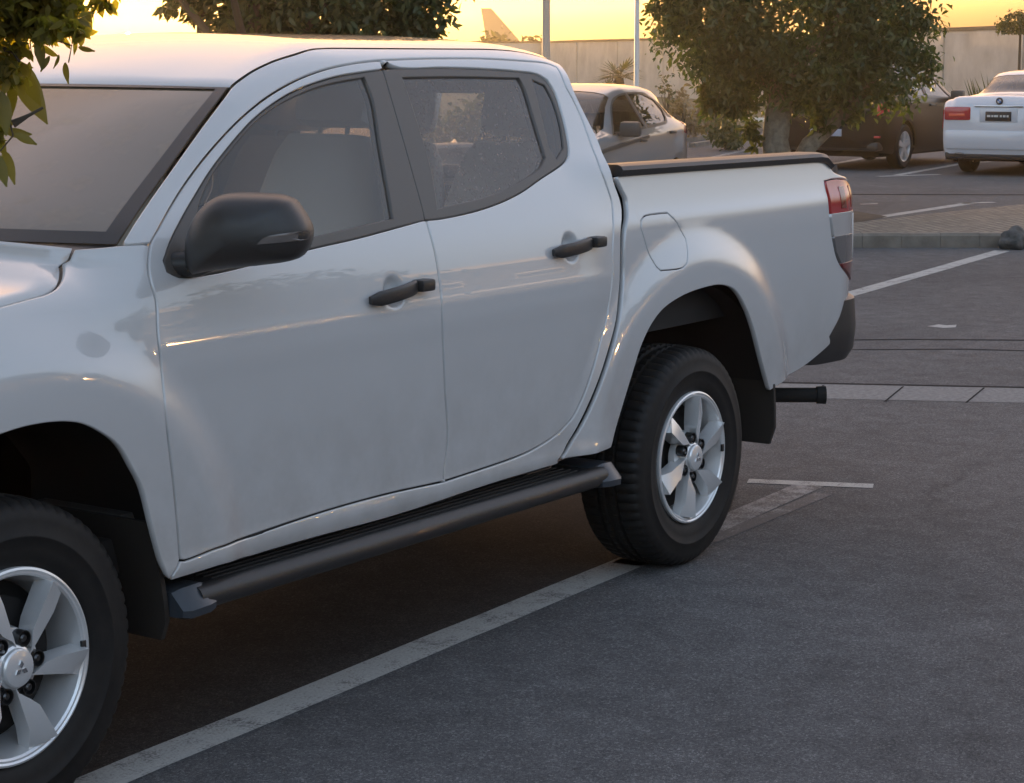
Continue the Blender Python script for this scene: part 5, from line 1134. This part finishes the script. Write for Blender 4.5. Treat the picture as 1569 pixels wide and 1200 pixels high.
    if tail:
        for sg in (-1, 1):
            (xa, xb, va, vb) = tail; panel('tail_light', [(xa, sg*va), (xb, sg*va), (xb, sg*vb), (xa, sg*vb)], M['lens_red'], root, fn=fn, off=.008, gap=0, lip=.004, drop=.003, depth=.03, grid=.04, smoothline=False)
    return root, fn, fs
def on_tail(root, X, fn): pass

M['p_silver'] = car_paint('silver_grey_paint', (.25, .255, .26), .0); M['p_black'] = car_paint('black_paint', (.006, .006, .007)); nodes(M['p_black'])[2].inputs['Coat Weight'].default_value = .15; nodes(M['p_black'])[2].inputs['Specular IOR Level'].default_value = .25; M['p_white'] = car_paint('silver_white_paint', (.60, .59, .60), .1)
# silver hatchback, nose towards the camera
hp = [(0, .24, .62, .70, .58, .40), (.06, .22, .66, .74, .70, .55), (.20, .20, .70, .78, .79, .66), (.55, .20, .80, .87, .81, .70), (.98, .20, .90, .96, .82, .70), (1.25, .20, .91, 1.12, .825, .63), (1.75, .20, .93, 1.37, .825, .57), (2.2, .20, .95, 1.43, .825, .575), (2.7, .20, .965, 1.425, .825, .57), (3.1, .20, .98, 1.385, .82, .555), (3.42, .20, .985, 1.25, .80, .54), (3.62, .21, .97, 1.06, .77, .56), (3.74, .22, .90, .95, .74, .56), (3.80, .26, .82, .86, .66, .50)]
swin = [[(1.28, .495), (1.52, .40), (1.80, .305), (2.14, .295), (2.22, .49), (1.75, .50)], [(2.30, .49), (2.22, .295), (2.62, .295), (3.00, .335), (3.06, .40), (2.95, .47), (2.7, .485)], [(3.12, .425), (3.06, .345), (3.20, .375), (3.22, .43)]]
rear_azi = YAW+rad(23.6); hz = math.pi/2-rear_azi
nose_tail = away(1017, 24.0); hd = Vector((math.sin(rear_azi), math.cos(rear_azi), 0)); side_ = Vector((hd.y, -hd.x, 0))
hl_ = nose_tail-hd*3.72+Vector((-side_.x, -side_.y, 0))*0
hroot, hfn, hfs = parked_car('small silver grey hatchback facing the camera behind the truck cab', hl_+Vector((-hd.y, hd.x, 0))*.50, hz, 3.8, 1.65, hp, M['p_silver'], swin, [(1.02, -.27), (1.02, .27), (1.28, .36), (1.72, .24), (1.72, -.24), (1.28, -.36)], [(3.28, -.2), (3.28, .2), (3.58, .24), (3.58, -.24)], (.72, 3.14), .285, handles=((2.05, .60), (3.00, .585)), mirror_x=1.42, tail=(3.50, 3.68, .46, .60))
# black SUV and white saloon, tails towards the camera: nose at local x=0, so turn them round
def tail_to(px, py, off_side, L): pass
sp_ = [(0, .30, .70, .80, .70, .5), (.08, .26, .78, .86, .84, .65), (.4, .24, .92, .99, .91, .76), (1.1, .24, 1.02, 1.08, .93, .80), (1.45, .24, 1.04, 1.30, .93, .72), (1.95, .24, 1.05, 1.58, .93, .63), (2.5, .24, 1.07, 1.65, .93, .62), (3.3, .24, 1.09, 1.63, .93, .61), (3.9, .24, 1.10, 1.55, .92, .58), (4.2, .26, 1.08, 1.34, .90, .60), (4.40, .28, 1.04, 1.14, .86, .64), (4.50, .32, .98, 1.04, .78, .60)]
sw_ = [[(1.55, .495), (1.95, .36), (2.1, .30), (2.55, .295), (2.62, .49)], [(2.72, .49), (2.65, .295), (3.3, .30), (3.42, .38), (3.40, .485)], [(3.52, .48), (3.45, .34), (3.75, .36), (3.85, .44), (3.8, .475)]]
def place_tail(p, ang, L):
    """p: ground point under the middle of the tail; ang: heading of the nose"""
    h = Vector((math.cos(ang), math.sin(ang), 0)); return p+h*L, ang+math.pi
w0 = ground(1386, 259); ang = rad(2)
hv_ = Vector((math.cos(ang), math.sin(ang), 0)); rt_ = Vector((hv_.y, -hv_.x, 0))
tailc = w0-hv_*.95-rt_*.90; lc, rzc = place_tail(tailc, ang, 4.5)
suv, sfn, sfs = parked_car('black SUV parked half hidden behind the tree trunk', lc, rzc, 4.5, 1.86, sp_, M['p_black'], sw_, [(1.12, -.27), (1.12, .27), (1.5, .33), (1.9, .24), (1.9, -.24), (1.5, -.33)], [(4.02, -.22), (4.02, .22), (4.32, .26), (4.32, -.26)], (.92, 3.55), .35, glass='glass_dark', cat='SUV', handles=((2.55, .60), (3.35, .59)), mirror_x=1.70, tail=(4.22, 4.47, .52, .64))
sb2 = MB().box((4.50, -.26, .52), (4.545, .26, .63), .004); sb2.build('number_plate', mat('pale_plate', (.35, .36, .42), .5), suv)
for sg in (-1, 1): MB().box((4.43, sg*.70-.16, .50), (4.50, sg*.70+.16, .535), .006).build('reflector', M['lens_red'], suv)
MB().box((4.20, -.85, .30), (4.515, .85, .44), .05).build('rear_bumper', M['black_plastic'], suv)
cp = [(0, .24, .66, .75, .66, .45), (.08, .21, .73, .80, .78, .6), (.4, .20, .83, .91, .87, .72), (1.2, .19, .94, 1.02, .90, .76), (1.75, .19, .97, 1.16, .905, .66), (2.2, .19, .985, 1.45, .905, .57), (2.7, .19, .995, 1.53, .905, .565), (3.2, .19, 1.01, 1.51, .905, .56), (3.62, .19, 1.04, 1.38, .90, .555), (4.02, .19, 1.08, 1.20, .895, .62), (4.3, .20, 1.09, 1.165, .89, .70), (4.62, .22, 1.075, 1.165, .875, .72), (4.72, .25, 1.02, 1.13, .86, .72), (4.78, .30, .93, 1.05, .83, .70)]
cw = [[(1.70, .495), (2.1, .38), (2.3, .30), (2.62, .295), (2.70, .49)], [(2.80, .49), (2.73, .295), (3.15, .30), (3.45, .38), (3.5, .48)]]
wl0 = ground(1478, 263); ang2 = rad(4); hv2 = Vector((math.cos(ang2), math.sin(ang2), 0)); rt2 = Vector((hv2.y, -hv2.x, 0))
lc2, rz2 = place_tail(wl0-hv2*1.06+rt2*.84, ang2, 4.78)
sed, cfn, cfs = parked_car('white silver saloon with red tail lights, cut by the right edge', lc2, rz2, 4.78, 1.81, cp, M['p_white'], cw, [(1.35, -.27), (1.35, .27), (1.75, .34), (2.15, .24), (2.15, -.24), (1.75, -.34)], [(3.42, -.22), (3.42, .22), (3.65, .285), (3.99, .24), (3.99, -.24), (3.65, -.285)], (.85, 3.72), .325, cat='saloon car', handles=((2.55, .60), (3.4, .59)), mirror_x=1.85, tail=(4.50, 4.755, .56, .70))
M['plate_black'] = mat('black_plate', (.015, .015, .017), .4); M['ink'] = mat('pale_characters', (.55, .55, .52), .5)
for sg in (-1, 1):
    tl = MB().box((4.735, sg*.615-.20, .80), (4.825, sg*.615+.20, 1.00), .035).build('tail_light', M['lens_red'], sed); MB().box((4.82, sg*.60-.14, .86), (4.832, sg*.60+.10, .90), .004).build('light_bar', mat('bright_red_lens', (.75, .12, .06), .2, 0, .5), tl)
    MB().box((4.79, sg*.64-.12, .44), (4.815, sg*.64+.12, .475), .008).build('reflector', M['lens_red'], sed)
    tb = MB().tube([(4.60, sg*.56, .29), (4.83, sg*.56, .29)], .055, 16, False); tb.v = [(v[0], sg*.56+(v[1]-sg*.56)*1.5, v[2]) for v in tb.v]; tb.build('exhaust_tip', M['chrome'], sed)
MB().box((4.62, -.80, .24), (4.79, .80, .36), .04).build('diffuser', M['black_plastic'], sed)
bm_ = MB().box((4.70, -.80, .38), (4.835, .80, .665), .05).build('rear_bumper', M['p_white'], sed)
MB().box((4.80, -.28, .775), (4.812, .28, .975), .01).build('plate_recess', M['p_white'], sed)
np_ = MB().box((4.812, -.19, .80), (4.828, .19, .935), .004).build('number_plate', M['plate_black'], sed)
for k, (y, w_) in enumerate(((-.14, .05), (-.085, .03), (-.03, .06), (.04, .03), (.09, .04), (.14, .03))): MB().box((4.8285, y-w_/2, .855), (4.8300, y+w_/2, .885)).build('character', M['ink'], np_, smooth=False)
MB().box((4.775, -.36, 1.00), (4.822, .36, 1.02), .006).build('plate_garnish', M['chrome'], sed)
MB().lathe([(0, 0), (.046, 0), (.052, .006), (.052, .02)], 28, 'y', (0, 0, 0)).build('emblem', M['plate_black'], sed)
em = [o for o in sed.children if o.name.startswith('emblem')][0]; em.location = (4.800, 0, 1.085); em.rotation_euler = (0, 0, rad(90))
for k in range(4):
    q = MB(); a0 = k*90; q.add([(0, -.002, 0)]+[(.030*math.cos(rad(a0+15*i)), -.002, .030*math.sin(rad(a0+15*i))) for i in range(7)], [(0, i, i+1) for i in range(1, 7)]); q.build('emblem_quarter', mat('emblem_blue', (.05, .16, .42), .3) if k % 2 else M['ink'], em, smooth=False)
# hatchback side moulding
for sg in (-1, 1):
    md = MB(); top = [Vector(hfn(.55+.12*k, sg*(.625-.003*k), .008)[0]) for k in range(15)]; md.sweep(top, [(-.008, -.022), (.010, -.016), (.010, .016), (-.008, .022)]); md.build('side_moulding', M['trim'], hroot)


# ------------------------------------------------------------------ what stands behind the camera and above the truck (seen in the paint and the glass)
M['facade'] = mat('ochre_facade', (.15, .145, .14), .85); speckle(M['facade'], .6, (.12, .115, .11), (.18, .175, .165)); M['win_dark'] = mat('dark_window_glass', (.02, .022, .025), .06)
ob = empty('office_building', (4, -30, 0)); tag(ob, 'long low office building on the other side of the car park', 'building')
MB().box((-45, -6, 0), (45, 0, 6.6)).build('wall', M['facade'], ob, smooth=False); MB().box((-45.4, -6.4, 6.603), (45.4, .4, 7.0)).build('roof_edge', M['white'], ob, smooth=False)
for k in range(18):
    for z in (.9, 4.1): f_ = MB().box((-43.5+5*k, .002, z), (-41+5*k, .06, z+1.5)).build('window', M['white'], ob, smooth=False); MB().box((-43.4+5*k, .062, z+.1), (-41.1+5*k, .075, z+1.4)).build('pane', M['win_dark'], f_, smooth=False)
def plain_tree(x, y, blobs, n, size, h, label):
    t = empty('ficus_tree', (x, y, 0)); tag(t, label, 'tree', 'trees of the car park'); leaf_mesh('crown', blob_points(blobs, n, .4), size, M['leaf'], t)
    MB().tube([(0, 0, 0), (.03, .02, h*.5), (0, 0, h+.6)], [.15, .12, .07], 10).build('trunk', M['bark'], t)
for x, y in ((-6.5, -10.5), (1.2, -12), (8.5, -11), (15.5, -12.5)):
    plain_tree(x, y, [(random.uniform(-.7, .7), random.uniform(-.6, .6), 3.0+random.uniform(-.5, .9), 1.25, 1.2, .95) for _ in range(4)], 3200, .20, 2.0, 'leafy tree in the row across the lane behind the viewer')
# the rest of the near tree's crown, spreading above the cab
leaf_mesh('upper_crown', np.array([p for p in blob_points([(x, y, z, 1.2, 1.1, .7) for x, y, z in ((-2.2, 2.2, 3.6), (-1.8, 3.4, 3.9), (-2.9, 2.6, 4.2), (-2.2, .8, 3.9), (-3.2, 3.6, 3.6), (-3.0, 1.2, 3.3))], 6000, .3) if p[2] > 2.7])-np.array(b3), .17, M['leaf'], t3)
MB().tube([Vector((0, .05, 1.5)), Vector((-1.4, 1.6, 2.9))-b3*0-Vector((b3.x, b3.y, 0)), Vector((-1.8, 2.6, 3.7))-Vector((b3.x, b3.y, 0)), Vector((-2.2, 3.2, 4.2))-Vector((b3.x, b3.y, 0))], [.10, .08, .06, .03], 10).build('limb', M['bark'], t3)

# ------------------------------------------------------------------ thin evening haze
hz_ = MB().box((-128, -128, -1), (438, 438, 17)); hm = bpy.data.materials.new('evening_haze'); hm.use_nodes = True; hn = hm.node_tree.nodes; hn.remove(hn['Principled BSDF'])
pv = hn.new('ShaderNodeVolumePrincipled'); pv.inputs['Color'].default_value = (.96, .90, .78, 1); pv.inputs['Density'].default_value = .0005; pv.inputs['Anisotropy'].default_value = .72; hm.node_tree.links.new(pv.outputs[0], hn['Material Output'].inputs['Volume'])
tag(hz_.build('haze', hm, None, smooth=False), None, None, None, 'stuff')
S.cycles.volume_bounces = 0
